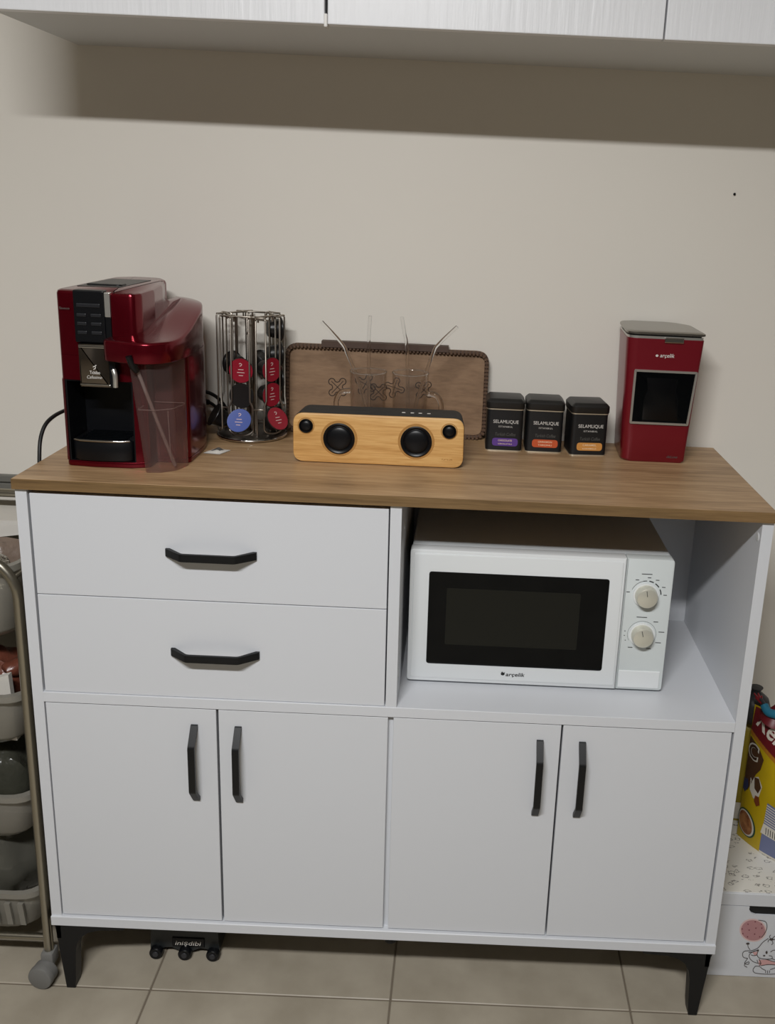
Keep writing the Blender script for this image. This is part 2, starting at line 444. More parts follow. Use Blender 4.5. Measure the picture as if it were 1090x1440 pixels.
# ------------------------------------------------------------------ sideboard
H = 0.9819; D = 0.4008; TT = .0173; FY = .0058
sb = thing('sideboard', (0, .2, 0), 'white sideboard with walnut top, two drawers, four doors and black handles', 'cabinet')
ZT = H - TT
part('worktop', box(-.6, .6, 0, D, ZT, H, .0008, 1), WOODTOP, sb, label='walnut laminate worktop')
part('edge_band', box(-.6, .6, -.0008, .0004, ZT + .0002, H - .0004), WOODEDGE, sb, label='darker wood-grain front edge band')
part('side_panel', box(-.598, -.580, FY, .398, .1597, ZT), WHITE, sb)
part('side_panel', box(.580, .598, FY, .398, .1597, ZT), WHITE, sb)
part('bottom_panel', box(-.5985, .5985, .002, .398, .141, .1597, .0006, 1), WHITE, sb)
part('shelf_board', box(-.580, .580, FY - .001, .398, .5905, .6088, .0005, 1), WHITE, sb)
part('divider', box(-.0068, .0115, FY, .396, .6088, ZT, .0004, 1), WHITE, sb)
part('lower_divider', box(-.007, .011, FY + .012, .396, .1597, .5905), WHITE, sb)
part('back_panel', box(-.580, .580, .396, .400, .1597, ZT), WHITE, sb)
for xs, ys, zs, sd in ((.580, .021, .934, -1), (.0115, .081, .906, 1), (.0115, .03, .66, 1)):
    part('screw_cap', lathe([(0.007, 0), (0.007, sd * .0008), (0.005, sd * .0012), (0, sd * .0012)], (xs, ys, zs), 'X', 20), UNDER, sb)
def bar_profile(L, out, th, ramp):
    o = [(-L, 0), (-L + .004, .003)]
    outer = [(-L, .004), (-L + ramp, out), (L - ramp, out), (L, .004)]
    inner = [(L, 0), (L - .006, 0), (L - ramp - .001, out - th), (-L + ramp + .001, out - th), (-L + .006, 0), (-L, 0)]
    return rpoly(outer + inner, [0, .012, .012, 0, 0, 0, .010, .010, 0, 0], 4)
HP = bar_profile(.0728, .026, .0048, .030)
def hhandle(parent, cx, cz, y):
    bm = loft([[(cx + s, y - o, cz - .0063) for s, o in HP], [(cx + s, y - o, cz + .0063) for s, o in HP]])
    return part('handle', bm, BLACKM, parent, smooth=40)
def vhandle(parent, cx, cz, y):
    bm = loft([[(cx - .0058, y - o, cz + s) for s, o in HP], [(cx + .0058, y - o, cz + s) for s, o in HP]])
    return part('handle', bm, BLACKM, parent, smooth=40)
DY = FY + .0015
for z0, z1, hz, hx in ((.7858, .9568, .8685, -.2915), (.6095, .7842, .6935, -.2893)):
    d = part('drawer', box(-.5768, -.0092, DY, DY + .017, z0, z1, .0006, 1), WHITE, sb)
    hhandle(d, hx, hz, DY)
    t = nb(); box(-.572, -.014, DY + .017, .37, z0 + .01, z0 + .02, 0, 1, t); box(-.572, -.56, DY + .017, .37, z0 + .02, z1 - .02, 0, 1, t); box(-.026, -.014, DY + .017, .37, z0 + .02, z1 - .02, 0, 1, t)
    part('drawer_box', t, UNDER, d)
for x0, x1, hx in ((-.5782, -.2918, -.3285), (-.2878, -.0022, -.2545), (.0070, .2898, .2555), (.2932, .5768, .3272)):
    d = part('cabinet_door', box(x0, x1, DY, DY + .017, .1622, .5882, .0006, 1), WHITE, sb)
    vhandle(d, hx, .486, DY)
def leg_poly(s):
    # X profile of a splayed leg with filleted bracket, s = +1 right, -1 left (outer edge outward)
    pts = [(.596, .141), (.593, .130), (.5815, 0), (.566, 0), (.5635, .020), (.560, .080)]
    a = [(.560, .080), (.556, .100), (.548, .114), (.535, .124), (.515, .130), (.470, .133), (.470, .141)]
    return [(s * x, z) for x, z in pts + a[1:]]
for s in (-1, 1):
    for y0, y1 in ((.006, .030), (.362, .386)):
        pl = leg_poly(s)
        rings = [[(x, y0, z) for x, z in pl], [(x, y1, z) for x, z in pl]]
        bm = loft(rings)
        box(min(s * .592, s * .584), max(s * .592, s * .584), y0, y0 + .075 if y0 < .1 else y1, .110, .141, 0, 1, bm)
        part('leg', bm, BLACKM, sb)
part('centre_foot', lathe([(.012, .118), (.012, .124), (.007, .127), (.007, .141)], (.0114, .03, 0), 'Z', 18), BLACKP, sb)

# ------------------------------------------------------------------ microwave
MX0, MX1, MY, MZ0, MZ1 = .0225, .4712, .090, .6145, .8600
mw = thing('microwave', (.247, .2, .6088), 'white microwave oven with black window and two silver dials in the open shelf', 'microwave')
t = box(MX0 + .002, MX1 - .002, MY + .026, .388, MZ0 + .006, MZ1 - .001, .003, 2)
part('casing', t, MWBODY, mw)
for fx in (.06, .43):
    for fy in (.13, .35):
        part('foot', lathe([(.010, .6088), (.010, .6215), (.006, .6215)], (fx, fy, 0), 'Z', 14), BLACKP, mw)
fr = rpoly([(MX0, MZ0), (.3895, MZ0), (.3895, MZ1), (MX0, MZ1)], [.006, .001, .001, .006], 4)
dr = part('door', prism(fr, MY + .026, MY, 'Y', bev=.0016), MWWHITE, mw, smooth=40)
part('door_face', prism(rpoly([(MX0 + .0065, MZ0 + .0065), (.3850, MZ0 + .0065), (.3850, MZ1 - .0065), (MX0 + .0065, MZ1 - .0065)], .004, 3), MY + .002, MY - .0014, 'Y', bev=.0012), MWWHITE, dr, smooth=40)
wn = rpoly([(.0555, .6495), (.3628, .6495), (.3628, .8215), (.0555, .8215)], .005, 4)
w_ = part('window', prism(wn, MY + .004, MY - .0026, 'Y', bev=.0006), BLACKG, dr)
wi = rpoly([(.0865, .6875), (.3155, .6875), (.3155, .7930), (.0865, .7930)], .003, 3)
part('window_mesh', prism(wi, MY, MY - .0029, 'Y'), MESHGL, dr)
def mwp(x, z): return (x, MY - .0020, z)
vs, fs = text2d('arçelik', width=.0335, height=.0088, shear=.18, bold=.012)
bm = flat(vs, fs, lambda x, y: mwp(.2125 + x, .6335 + y))
poly2d(ell(.1905, .6348, .0034, .0028, 14), mwp, bm); poly2d([(.1875, .6375), (.1900, .6395), (.1905, .6365)], mwp, bm); poly2d([(.1915, .6365), (.1945, .6385), (.1935, .6345)], mwp, bm)
part('logo_print', bm, PRINTK, dr)
fr = rpoly([(.3905, MZ0), (MX1, MZ0), (MX1, MZ1), (.3905, MZ1)], [.001, .006, .006, .001], 4)
cp = part('control_panel', prism(fr, MY + .026, MY + .001, 'Y', bev=.0016), MWGREY, mw, smooth=40)
part('door_button', box(.3935, .4655, MY - .0008, MY + .01, .6185, .6515, .0012, 2), MWWHITE, cp)
def knob(cz):
    bm = lathe([(.0222, 0), (.0222, .003)], (.4268, MY + .001, cz), 'Y', 40)
    for v in bm.verts: v.co.y = 2 * (MY + .001) - v.co.y
    b0 = part('dial_ring', bm, MWWHITE, cp)
    bm = lathe([(.0190, 0), (.0190, -.002), (.0182, -.012), (.0170, -.0145), (.0150, -.0155), (0, -.0155)], (.4268, MY - .0015, cz), 'Y', 48)
    k = part('dial', bm, KNOB, cp, smooth=35)
    a = math.radians(100 if cz > .76 else 105)
    bm = nb(); c, s = math.cos(a), math.sin(a)
    def f(x, y): return (.4268 + x * c - y * s, MY - .0174, cz + x * s + y * c)
    poly2d([(.004, -.0006), (.0145, -.0006), (.0145, .0006), (.004, .0006)], f, bm)
    part('pointer_mark', bm, PRINTG, k)
knob(.7950); knob(.7212)
bm = nb()
def cpp(x, z): return (x, MY + .0004, z)
for a0, a1, w in ((100, 160, .0006), (90, 104, .0012), (64, 82, .0018), (36, 56, .0018), (4, 26, .0018)):
    ribbon([(.4268 + .0258 * math.cos(math.radians(a)), .795 + .0258 * math.sin(math.radians(a))) for a in [a0 + (a1 - a0) * k / 6 for k in range(7)]], w, cpp, bm)
for a, r in ((172, .031), (122, .032), (84, .032), (58, .033), (28, .033), (2, .033)):
    x, z = .4268 + r * math.cos(math.radians(a)), .795 + r * math.sin(math.radians(a))
    poly2d([(x - .003, z - .0006), (x + .003, z - .0006), (x + .003, z + .0006), (x - .003, z + .0006)], cpp, bm)
poly2d([(.4165, .8326), (.4345, .8326), (.4345, .8338), (.4165, .8338)], cpp, bm)
part('dial_print', bm, PRINTK, cp); bm = nb()
poly2d([(.4150, .7528), (.4330, .7528), (.4330, .7540), (.4150, .7540)], cpp, bm)
ribbon([(.4268 + .0248 * math.cos(math.radians(a)), .7212 + .0248 * math.sin(math.radians(a))) for a in range(-30, 215, 8)], .0004, cpp, bm)
for a, r, w in ((48, .033, .004), (10, .034, .005), (-26, .033, .005), (-62, .030, .004), (-125, .031, .004), (170, .030, .001), (186, .030, .001), (204, .030, .001)):
    x, z = .4268 + r * math.cos(math.radians(a)), .7212 + r * math.sin(math.radians(a))
    poly2d([(x - w, z - .0006), (x + w, z - .0006), (x + w, z + .0006), (x - w, z + .0006)], cpp, bm)
part('dial_print', bm, PRINTK, cp)

# ------------------------------------------------------------------ capsule coffee machine
cm = thing('capsule_coffee_machine', (-.46, .22, H), 'tall red capsule coffee machine with clear milk tank and black drip tray', 'coffee machine')
E0 = H
SIDE = [(p.x, p.y) for p in spline([(-.3570, .170, 0), (-.3580, .215, 0), (-.3660, .260, 0), (-.3860, .308, 0), (-.4180, .350, 0), (-.455, .372, 0)], 4)]
SH = [(-.552, .100), (-.545, .084), (-.50, .079), (-.44, .081), (-.412, .090), (-.412, .125), (-.357, .125)] + SIDE + [(-.525, .372), (-.553, .34)]
SHr = rpoly(SH, [.012, .01, 0, 0, .008, .004, .012] + [0] * len(SIDE) + [.03, .02], 4)
bm = prism(SHr, E0, E0 + .010, 'Z', bev=.002)
NOT = [(-.552, .100), (-.547, .086), (-.5415, .082), (-.5415, .205), (-.4325, .205), (-.4325, .083), (-.412, .090), (-.412, .125), (-.357, .125)] + SIDE + [(-.525, .372), (-.553, .34)]
NOTr = rpoly(NOT, [.012, .004, 0, 0, 0, 0, .008, .004, .012] + [0] * len(SIDE) + [.03, .02], 4)
prism(NOTr, E0 + .010, 1.1265, 'Z', bm)
prism(SHr, 1.1265, 1.166, 'Z', bm)
HD = rpoly([(-.552, .100), (-.546, .086), (-.50, .082), (-.452, .083), (-.452, .33), (-.47, .365), (-.525, .37), (-.552, .34)], [.012, .01, 0, .004, .02, .03, .03, .02], 4)
prism(HD, 1.166, 1.2690, 'Z', bm, bev=.006, bm_top_only=True)
shell = part('shell', bm, RED, cm, smooth=35)
part('brew_cavity', loft([[(-.5410, .0835, E0 + .010), (-.4330, .0845, E0 + .010), (-.4330, .2045, E0 + .010), (-.5410, .2045, E0 + .010)], [(-.5410, .0835, E0 + .0105), (-.4330, .0845, E0 + .0105), (-.4330, .2045, E0 + .0105), (-.5410, .2045, E0 + .0105)]]), BLACKP, cm)
t = nb(); box(-.5412, -.5385, .0835, .2045, E0 + .010, 1.1262, 0, 1, t); box(-.4355, -.4328, .0850, .2045, E0 + .010, 1.1262, 0, 1, t)
box(-.5412, -.4328, .150, .2045, E0 + .010, 1.1262, 0, 1, t); box(-.5412, -.4328, .0845, .2045, 1.124, 1.1266, 0, 1, t)
part('cavity_lining', t, BLACKP, cm)
dt = rpoly([(-.5365, .155), (-.5365, .086), (-.52, .0785), (-.487, .0765), (-.455, .0785), (-.4375, .086), (-.4375, .155)], [0, .01, 0, 0, 0, .01, 0], 4)
dp = part('drip_tray', prism(dt, E0 + .0108, 1.0275, 'Z', bev=.003), BLACKP, cm, smooth=35)
arc = [(-.532, .0838), (-.52, .0780), (-.50, .0762), (-.487, .0758), (-.474, .0762), (-.455, .0780), (-.442, .0838)]
part('chrome_edge', tube([(x, y, 1.0275) for x, y in arc], .0019, 8), CHROME, dp, smooth=60)
t = nb()
for k in range(6): box(-.525, -.449, .090 + k * .010, .094 + k * .010, 1.0275, 1.0295, 0, 1, t)
part('drip_grid', t, BLACKG, dp)
# black key panel with eight keys, silver face plate under it
kp = part('key_panel', prism(rpoly([(-.5175, 1.188), (-.4685, 1.188), (-.4685, 1.2705), (-.5175, 1.2705)], .003, 3), .095, .0765, 'Y', bev=.002), BLACKP, cm)
def key(x0, x1, z0, z1): part('key', box(x0, x1, .0748, .078, z0, z1, .001, 2), M('key_black', (30, 31, 35), .35) if 'key_black' not in bpy.data.materials else bpy.data.materials['key_black'], kp)
key(-.512, -.475, 1.2440, 1.2500)
for z in (1.2290, 1.2155, 1.2015):
    key(-.5125, -.4975, z, z + .0052); key(-.4905, -.4740, z, z + .0052)
bx = rpoly([(-.5120, 1.1175), (-.4615, 1.1175), (-.4640, 1.1875), (-.5120, 1.1875)], .002, 3)
fp = part('silver_spout_cover', prism(bx, .100, .0700, 'Y', bev=.0035), M('mirror_smoke', (120, 112, 104), .16, 1.0), cm, smooth=40)
part('spout_ring', box(-.5105, -.4645, .0688, .09, 1.1810, 1.1855, .0012, 2), CHROME, fp)
part('spout_ring', box(-.5110, -.4625, .0688, .09, 1.1210, 1.1235, .0008, 2), CHROME, fp)
def fpp(x, z): return (x, .0696, z)
vs, fs = text2d('Tchibo', width=.0165, height=.0052, bold=.01)
bm = flat(vs, fs, lambda x, y: fpp(-.4865 + x, 1.1420 + y))
vs, fs = text2d('Cafissimo', width=.024, height=.0050, shear=.3)
flat(vs, fs, lambda x, y: fpp(-.4875 + x, 1.1345 + y), bm)
ribbon([(-.4885, 1.1470), (-.4855, 1.1485), (-.4850, 1.1510), (-.4875, 1.1520), (-.4890, 1.1505)], .0012, fpp, bm)
ribbon([(-.4860, 1.1525), (-.4835, 1.1540)], .0012, fpp, bm)
part('lettering', bm, PRINTW, fp)
vs, fs = text2d('Saeco', width=.016, height=.0038)
part('lettering', flat(vs, fs, lambda x, y: (-.5335 + x, .0838 - .0022, 1.2405 + y)), PRINTG, shell)
part('chrome_strip', box(-.4680, -.4590, .0755, .10, 1.2300, 1.2680, .001, 2), STEEL, cm)
part('strip_base', box(-.4680, -.4590, .0765, .10, 1.1900, 1.2300, .001, 2), BLACKP, cm)
# upper red block sweeping back
UB = rpoly([(-.4585, .0755), (-.4215, .0735), (-.4150, .095), (-.4170, .16), (-.4300, .24), (-.4480, .31), (-.4620, .31)], [.003, .010, .02, .03, .03, .004, .004], 5)
part('brew_lever_housing', prism(UB, 1.166, 1.2685, 'Z', bev=.006, bm_top_only=True), RED, cm, smooth=35)
# milk lid: red band with a rising top
LBc = [(-.4660, .062), (-.4600, .048), (-.4380, .038), (-.4120, .031), (-.3880, .032), (-.3680, .047), (-.3560, .076), (-.3520, .115), (-.3540, .170), (-.3600, .230), (-.3740, .280), (-.3970, .322), (-.4250, .350), (-.4450, .355)]
LB = [(p.x, p.y) for p in spline([(a, b, 0) for a, b in LBc], 4)] + [(-.4480, .25), (-.4480, .12)]
def lidz(x, y):
    u = min(1, max(0, (y - .06) / .22)); return 1.1985 + .0385 * (u * u * (3 - 2 * u))
bm = bmesh.new()
i1 = inset(LB, .001); i2 = inset(LB, .004)
rings = [[(x, y, 1.1655) for x, y in i1], [(x, y, 1.1670) for x, y in LB], [(x, y, lidz(x, y) - .004) for x, y in LB], [(x, y, lidz(x, y) - .001) for x, y in i1], [(x, y, lidz(x, y)) for x, y in i2]]
# subdivide the top by shrinking towards a spine
for k in range(1, 6):
    u = k / 6
    rg = []
    for x, y in i2:
        cx_, cy_ = -.410, min(max(y, .08), .28)
        xx = x + (cx_ - x) * u; yy = y + (cy_ - y) * u
        rg.append((xx, yy, lidz(xx, yy) + .004 * math.sin(u * PI / 2)))
    rings.append(rg)
lid = part('milk_lid', loft(rings), RED, cm, smooth=60)
part('lever_handle', prism(rpoly([(-.535, .17), (-.475, .17), (-.475, .20), (-.535, .20)], .008, 4), 1.262, 1.2720, 'Z', bev=.002), BLACKP, cm)
part('lever_recess', box(-.54, -.470, .150, .30, 1.2675, 1.2697), BLACKP, cm)
part('milk_spout', box(-.4600, -.4500, .060, .075, 1.1200, 1.1670, .002, 2), BLACKP, cm)
part('milk_nozzle', tube(spline([(-.4530, .060, 1.150), (-.4500, .058, 1.140), (-.4510, .060, 1.122)]), .004, 10), STEEL, cm, smooth=60)
part('tube_joint', tube([(-.4170, .030, 1.1780), (-.4120, .036, 1.1600), (-.4095, .042, 1.1530)], [.0050, .0062, .0048], 12), BLACKP, cm, smooth=60)
# milk tank (thin clear walls)
def tankring(u, ins):
    top = [(-.4270, .0510), (-.3920, .0460), (-.3640, .066), (-.3555, .108), (-.3580, .123), (-.4270, .123)]
    bot = [(-.4120, .0600), (-.3860, .0640), (-.3650, .082), (-.3560, .112), (-.3590, .1235), (-.4100, .1235)]
    p = [(a[0] + (b[0] - a[0]) * u, a[1] + (b[1] - a[1]) * u) for a, b in zip(top, bot)]
    p = rpoly(p, [.008, .01, .012, .01, .004, .004], 4)
    return inset(p, ins) if ins else p
rings = []
for k in range(7):
    u = k / 6; rings.append([(x, y, 1.164 - u * (1.164 - E0 - .0005)) for x, y in tankring(u, 0)])
tk = part('milk_tank', loft(rings, cap0=False), TANK, cm, smooth=40)
rg = tankring(.42, .003)
part('fill_line', tube([(x, y, 1.164 - .42 * (1.164 - E0)) for x, y in rg], .0007, 6, closed=True), TUBE, tk)
part('tank_seam', tube([(-.3745, .074, 1.088), (-.3735, .0775, E0 + .02), (-.3690, .083, E0 + .006)], .0007, 6), TUBE, tk)
part('milk_tube', tube([(-.4110, .0445, 1.158), (-.3900, .066, 1.070), (-.3720, .092, .988)], .0030, 10), TUBE, cm, smooth=60)
# cords
tag(part('power_cord', tube(spline([(-.53, .378, 1.02), (-.572, .33, 1.045), (-.598, .22, 1.045), (-.608, .165, 1.038), (-.6125, .140, 1.018), (-.6105, .122, .985), (-.609, .116, .93), (-.6085, .125, .75), (-.607, .16, .5)], 8), .0034, 8), CORD, None, smooth=60, loc=(-.608, .12, .98)),
    'black power cord looping over the left end of the worktop', 'cord')
t = tube(spline([(-.410, .335, 1.056), (-.394, .344, 1.061), (-.378, .356, 1.052), (-.366, .372, 1.034), (-.358, .391, 1.006), (-.355, .4052, .986), (-.355, .4063, .960), (-.355, .4063, .90)], 6), .0034, 8)
tag(part('rear_cord', t, CORD, None, smooth=60, loc=(-.36, .39, E0)), 'black cord behind the capsule rack', 'cord')
t = tube(spline([(-.414, .339, 1.034), (-.399, .349, 1.041), (-.386, .362, 1.035), (-.377, .379, 1.019), (-.371, .396, .998), (-.369, .4050, .978), (-.369, .4063, .955), (-.369, .4063, .90)], 6), .0030, 8)
tube([(-.402, .3465, 1.0405), (-.395, .353, 1.0398), (-.389, .359, 1.0370)], [.0055, .006, .005], 10, t)
tag(part('rear_cord', t, CORD, None, smooth=60, loc=(-.37, .39, E0)), 'black cord with thick plug joint behind the capsule rack', 'cord')
# sachet
bm = gridpatch(lambda u, v: (u, v), 8, 5, lambda u, v: (-.354 + .030 * u + .012 * v, .192 + .030 * v - .004 * u, E0 + .0012 + .0045 * math.sin(PI * u) * math.sin(PI * v) + .002 * math.sin(9 * u + 5 * v) * math.sin(PI * u) * math.sin(PI * v)))
t = gridpatch(lambda u, v: (u, v), 8, 5, lambda u, v: (-.354 + .030 * u + .012 * v, .192 + .030 * v - .004 * u, E0 + .0004))
merge(bm, t)
sa = thing('sachet', (-.345, .205, E0), 'small crumpled white sachet lying beside the coffee machine', 'sachet')
part('paper_wrap', bm, CARD, sa, smooth=60)
bm = gridpatch(lambda u, v: (.25 + .55 * u, .3 + .4 * v), 6, 3, lambda u, v: (-.354 + .030 * u + .012 * v, .192 + .030 * v - .004 * u, E0 + .0020 + .0045 * math.sin(PI * u) * math.sin(PI * v) + .002 * math.sin(9 * u + 5 * v) * math.sin(PI * u) * math.sin(PI * v)))
part('dark_print', bm, PRINTG, sa)

# ------------------------------------------------------------------ capsule rack and capsules
RX, RY = -.3005, .336
rk = thing('capsule_rack', (RX, RY, E0), 'round chrome wire carousel rack for coffee capsules', 'rack')
part('base_disc', lathe([(.062, E0), (.064, E0 + .002), (.0635, E0 + .006), (.058, E0 + .009), (.02, E0 + .012), (0, E0 + .012)], (RX, RY, 0), 'Z', 48), M('dark_chrome', (130, 124, 118), .32, 1.0), rk, smooth=40)
part('base_rim', tube([(RX + .0635 * math.cos(2 * PI * k / 48), RY + .0635 * math.sin(2 * PI * k / 48), E0 + .004) for k in range(48)], .0028, 8, closed=True), CHROME, rk, smooth=60)
part('centre_post', lathe([(.006, E0 + .01), (.006, 1.205), (.003, 1.208), (0, 1.208)], (RX, RY, 0), 'Z', 16), WIRE, rk, smooth=40)
AZ = [math.radians(-96 + 60 * k) for k in range(6)]
RW = .0018
def radial(a, r, t, z):  # radius r, tangential t
    return (RX + r * math.cos(a) - t * math.sin(a), RY + r * math.sin(a) + t * math.cos(a), z)
ZTOP = 1.212
for a in AZ:
    path = []
    hw = .0170
    lw_ = .0225   # the foot of each channel is wider, so that the tilted capsules pass between its wires
    path += [radial(a, .040, -hw, ZTOP - .010), radial(a, .040, -hw, ZTOP), radial(a, .0575, -hw, ZTOP), radial(a, .0590, -hw, ZTOP - .004), radial(a, .0590, -hw, E0 + .078), radial(a, .0590, -lw_, E0 + .066), radial(a, .0590, -lw_, E0 + .026)]
    for k in range(1, 12):
        th = PI + PI * k / 12
        path.append(radial(a, .0590 + .003 * math.sin(PI * k / 12), lw_ * math.cos(th), E0 + .026 + .0115 * math.sin(th)))
    path += [radial(a, .0590, lw_, E0 + .026), radial(a, .0590, lw_, E0 + .066), radial(a, .0590, hw, E0 + .078), radial(a, .0590, hw, ZTOP - .004), radial(a, .0575, hw, ZTOP), radial(a, .040, hw, ZTOP), radial(a, .040, hw, ZTOP - .010)]
    part('wire_channel', tube(path, RW, 6), WIRE, rk, smooth=60)
    # hairpin guide wire in the gap between two neighbouring columns
    b_ = a + PI / 6
    part('guide_wire', tube([radial(b_, .0355, 0, E0 + .010), radial(b_, .0355, 0, ZTOP - .002), radial(b_, .0375, 0, ZTOP + .001), radial(b_, .0450, 0, ZTOP + .001), radial(b_, .0470, 0, ZTOP - .002), radial(b_, .0470, 0, E0 + .0085)], RW * .85, 6), WIRE, rk, smooth=60)
for z, r in ((1.044, .0590), (ZTOP, .040), (ZTOP, .059)):
    path = []
    for a in AZ:
        if r > .05:
            a2 = a + PI / 3
            w_ = .0225 if z < 1.1 else .0170
            p = [radial(a, r, w_, z), radial(a, r - .006, w_ + .003, z), radial(a2, r - .006, -w_ - .003, z), radial(a2, r, -w_, z)]
            part('brace_wire', tube(p, RW * .9, 6), WIRE, rk, smooth=60)
        else:
            path += [radial(a, r, -.017, z), radial(a, r, .017, z)]
    if path: part('top_ring', tube(path, RW, 6, closed=True), WIRE, rk, smooth=60)
podproto = {}
def pod(a, z, tilt, lidm, key, label, r=.041):
    t = thing('coffee_capsule', (0, 0, 0), label, 'capsule', 'coffee capsules in the wire rack')
    if key not in podproto:
        b = part('cup', lathe([(.0115, -.026), (.0138, -.0252), (.0150, -.0228), (.0190, -.004), (.0200, -.003), (.0230, -.0022), (.0233, -.0010), (.0228, 0), (0, 0)], (0, 0, 0), 'X', 28), PODBLK, t, smooth=40)
        l = part('foil_lid', lathe([(.0222, .0001), (.0222, .0006), (.0205, .0004), (0, .0004)], (0, 0, 0), 'X', 28), lidm, t, smooth=40)
        bm = nb()
        fn = lambda x, y: (.0009, x, y)
        if lidm in (PODRED, PODBLUE):
            for (w, yy) in ((.010, .002), (.014, -.0035), (.008, -.009)):
                poly2d([(-w / 2, yy - .0006), (w / 2, yy - .0006), (w / 2, yy + .0006), (-w / 2, yy + .0006)], fn, bm)
            ribbon([(-.002, .008), (.001, .0095), (.002, .012), (-.001, .0135), (-.003, .012)], .0014, fn, bm)
            part('lid_print', bm, PINKL, l)
        else: bm.free()
        podproto[key] = t
    else:
        for ch in podproto[key].children:
            c = ch.copy(); COL.objects.link(c); c.parent = t
            for g in ch.children:
                d = g.copy(); COL.objects.link(d); d.parent = c
    t.location = radial(a, r, 0, z); t.rotation_euler = (0, -tilt, a)
    return t
pr = .0562
TLT, RT, ZF = .55, .0708, 1.0265
pod(AZ[0], 1.1162, .0, PODRED, 'r', 'red-lidded coffee capsule standing above the blue one in the rack', pr)
pod(AZ[0], ZF, TLT, PODBLUE, 'b', 'blue-lidded coffee capsule at the foot of the rack', RT)
pod(AZ[1], 1.1162, .0, PODRED, 'r', 'red-lidded coffee capsule topmost of three red ones in one rack column', pr)
pod(AZ[1], 1.0695, .0, PODRED, 'r', 'red-lidded coffee capsule in the middle of three red ones', pr)
pod(AZ[1], ZF, TLT, PODRED, 'r', 'red-lidded coffee capsule tilted up at the foot of the red column', RT)
pod(AZ[0], 1.0695, .0, PODBLK, 'k', 'black coffee capsule between the red and the blue one in the rack', pr)
for z, wd in ((1.1850, 'topmost'), (1.1375, 'middle one'), (1.0900, 'lowest')): pod(AZ[2], z, .0, PODBLK, 'k', wd + ' of three black coffee capsules stacked in the rack column beside the tray', pr)
pod(AZ[2], 1.0180, .0, PODBLK, 'k', 'black coffee capsule at the rack foot beside the tray', pr)
pod(AZ[5], ZF, TLT, PODBLK, 'k', 'black coffee capsule tilted at the rack foot beside the coffee machine', RT)
pod(AZ[3], 1.115, .0, PODBLK, 'k', 'black coffee capsule in the rack column facing the wall', pr)
pod(AZ[4], 1.115, .0, PODBLK, 'k', 'black coffee capsule in the rear rack column near the cords', pr)

# ------------------------------------------------------------------ wooden tray leaning on the wall
ty = thing('wooden_tray', (-.05, .38, E0), 'brown wooden tray with ridged dark rim leaning against the wall', 'tray')
LEAN = .012 / .17
def trp(x, z, off=0.0): return (x, .3835 + (z - E0) * LEAN * 1.3 - off, z)
TX0_, TX1_, TZ0, TZ1 = -.2465, .1455, .9835, 1.1535
out = rpoly([(TX0_, TZ0), (TX1_, TZ0), (TX1_, TZ1), (TX0_, TZ1)], .024, 7)
bm = loft([[trp(x, z, -.004) for x, z in out], [trp(x, z, .002) for x, z in out]])
part('tray_board', bm, TRAYW, ty)
out2 = inset(out, .0035)
part('rim', tube([trp(x, z, .006) for x, z in out2], .0042, 8, closed=True), TRAYRIM, ty, smooth=60)
# notched ridges along the rim
ridge = bmesh.new(); bmesh.ops.create_cube(ridge, size=1.0)
me = None
pts = out2 + [out2[0]]; acc = 0; step = .0072; nxt = .003
def put(p, d):
    global me
    base = Vector(trp(p[0], p[1], .0100))
    if me is None:
        me = bpy.data.meshes.new('ridge'); 
        for v in ridge.verts: v.co = Vector((v.co.x * .0046, v.co.y * .0036, v.co.z * .0078))
        ridge.to_mesh(me); ridge.free(); me.materials.append(M('tray_ridge', (92, 68, 50), .6))
    o = bpy.data.objects.new('rim_ridge', me); COL.objects.link(o); o.parent = ty
    o.location = base - Vector(ty.location); o.rotation_euler = (0, -math.atan2(d[1], d[0]), 0)
cnt = 0
for i in range(len(pts) - 1):
    a = Vector(pts[i]); b = Vector(pts[i + 1]); L = (b - a).length
    if L < 1e-9: continue
    while nxt <= acc + L:
        p = a + (b - a) * ((nxt - acc) / L); put(p, (b - a)); nxt += step; cnt += 1
    acc += L
part('handle_ledge', loft([[trp(x, z, -.004) for x, z in ((-.177, 1.150), (.067, 1.150), (.067, 1.1615), (-.177, 1.1615))], [trp(x, z, .014) for x, z in ((-.177, 1.150), (.067, 1.150), (.067, 1.1615), (-.177, 1.1615))]]), TRAYRIM, ty)
def motif(cx, cz, s, rot=0.0):
    f = lambda x, y: trp(cx + x, cz + y, .0024)
    bm = nb()
    for k in range(4):
        a = rot + k * PI / 2 + PI / 4
        ribbon([(s * (1.0 * math.cos(a) + .42 * math.cos(a + th)), s * (1.0 * math.sin(a) + .42 * math.sin(a + th))) for th in [(-2.3 + 4.6 * j / 12) for j in range(13)]], .0018, f, bm)
        b = a + PI / 4
        ribbon([(s * (1.0 * math.cos(a) + .42 * math.cos(a + 2.3)), s * (1.0 * math.sin(a) + .42 * math.sin(a + 2.3))), (s * .62 * math.cos(b), s * .62 * math.sin(b)), (s * (1.0 * math.cos(a + PI / 2) + .42 * math.cos(a + PI / 2 - 2.3)), s * (1.0 * math.sin(a + PI / 2) + .42 * math.sin(a + PI / 2 - 2.3)))], .0018, f, bm)
        ribbon([(0, 0), (s * 1.1 * math.cos(a), s * 1.1 * math.sin(a))], .0014, f, bm)
    part('burnt_motif', bm, BURN, ty)
motif(-.1460, 1.0720, .0150, .05); motif(-.092, 1.080, .0150, .3); motif(-.066, 1.066, .0140, 0); motif(-.035, 1.076, .0140, .5); motif(.022, 1.074, .0135, .1)

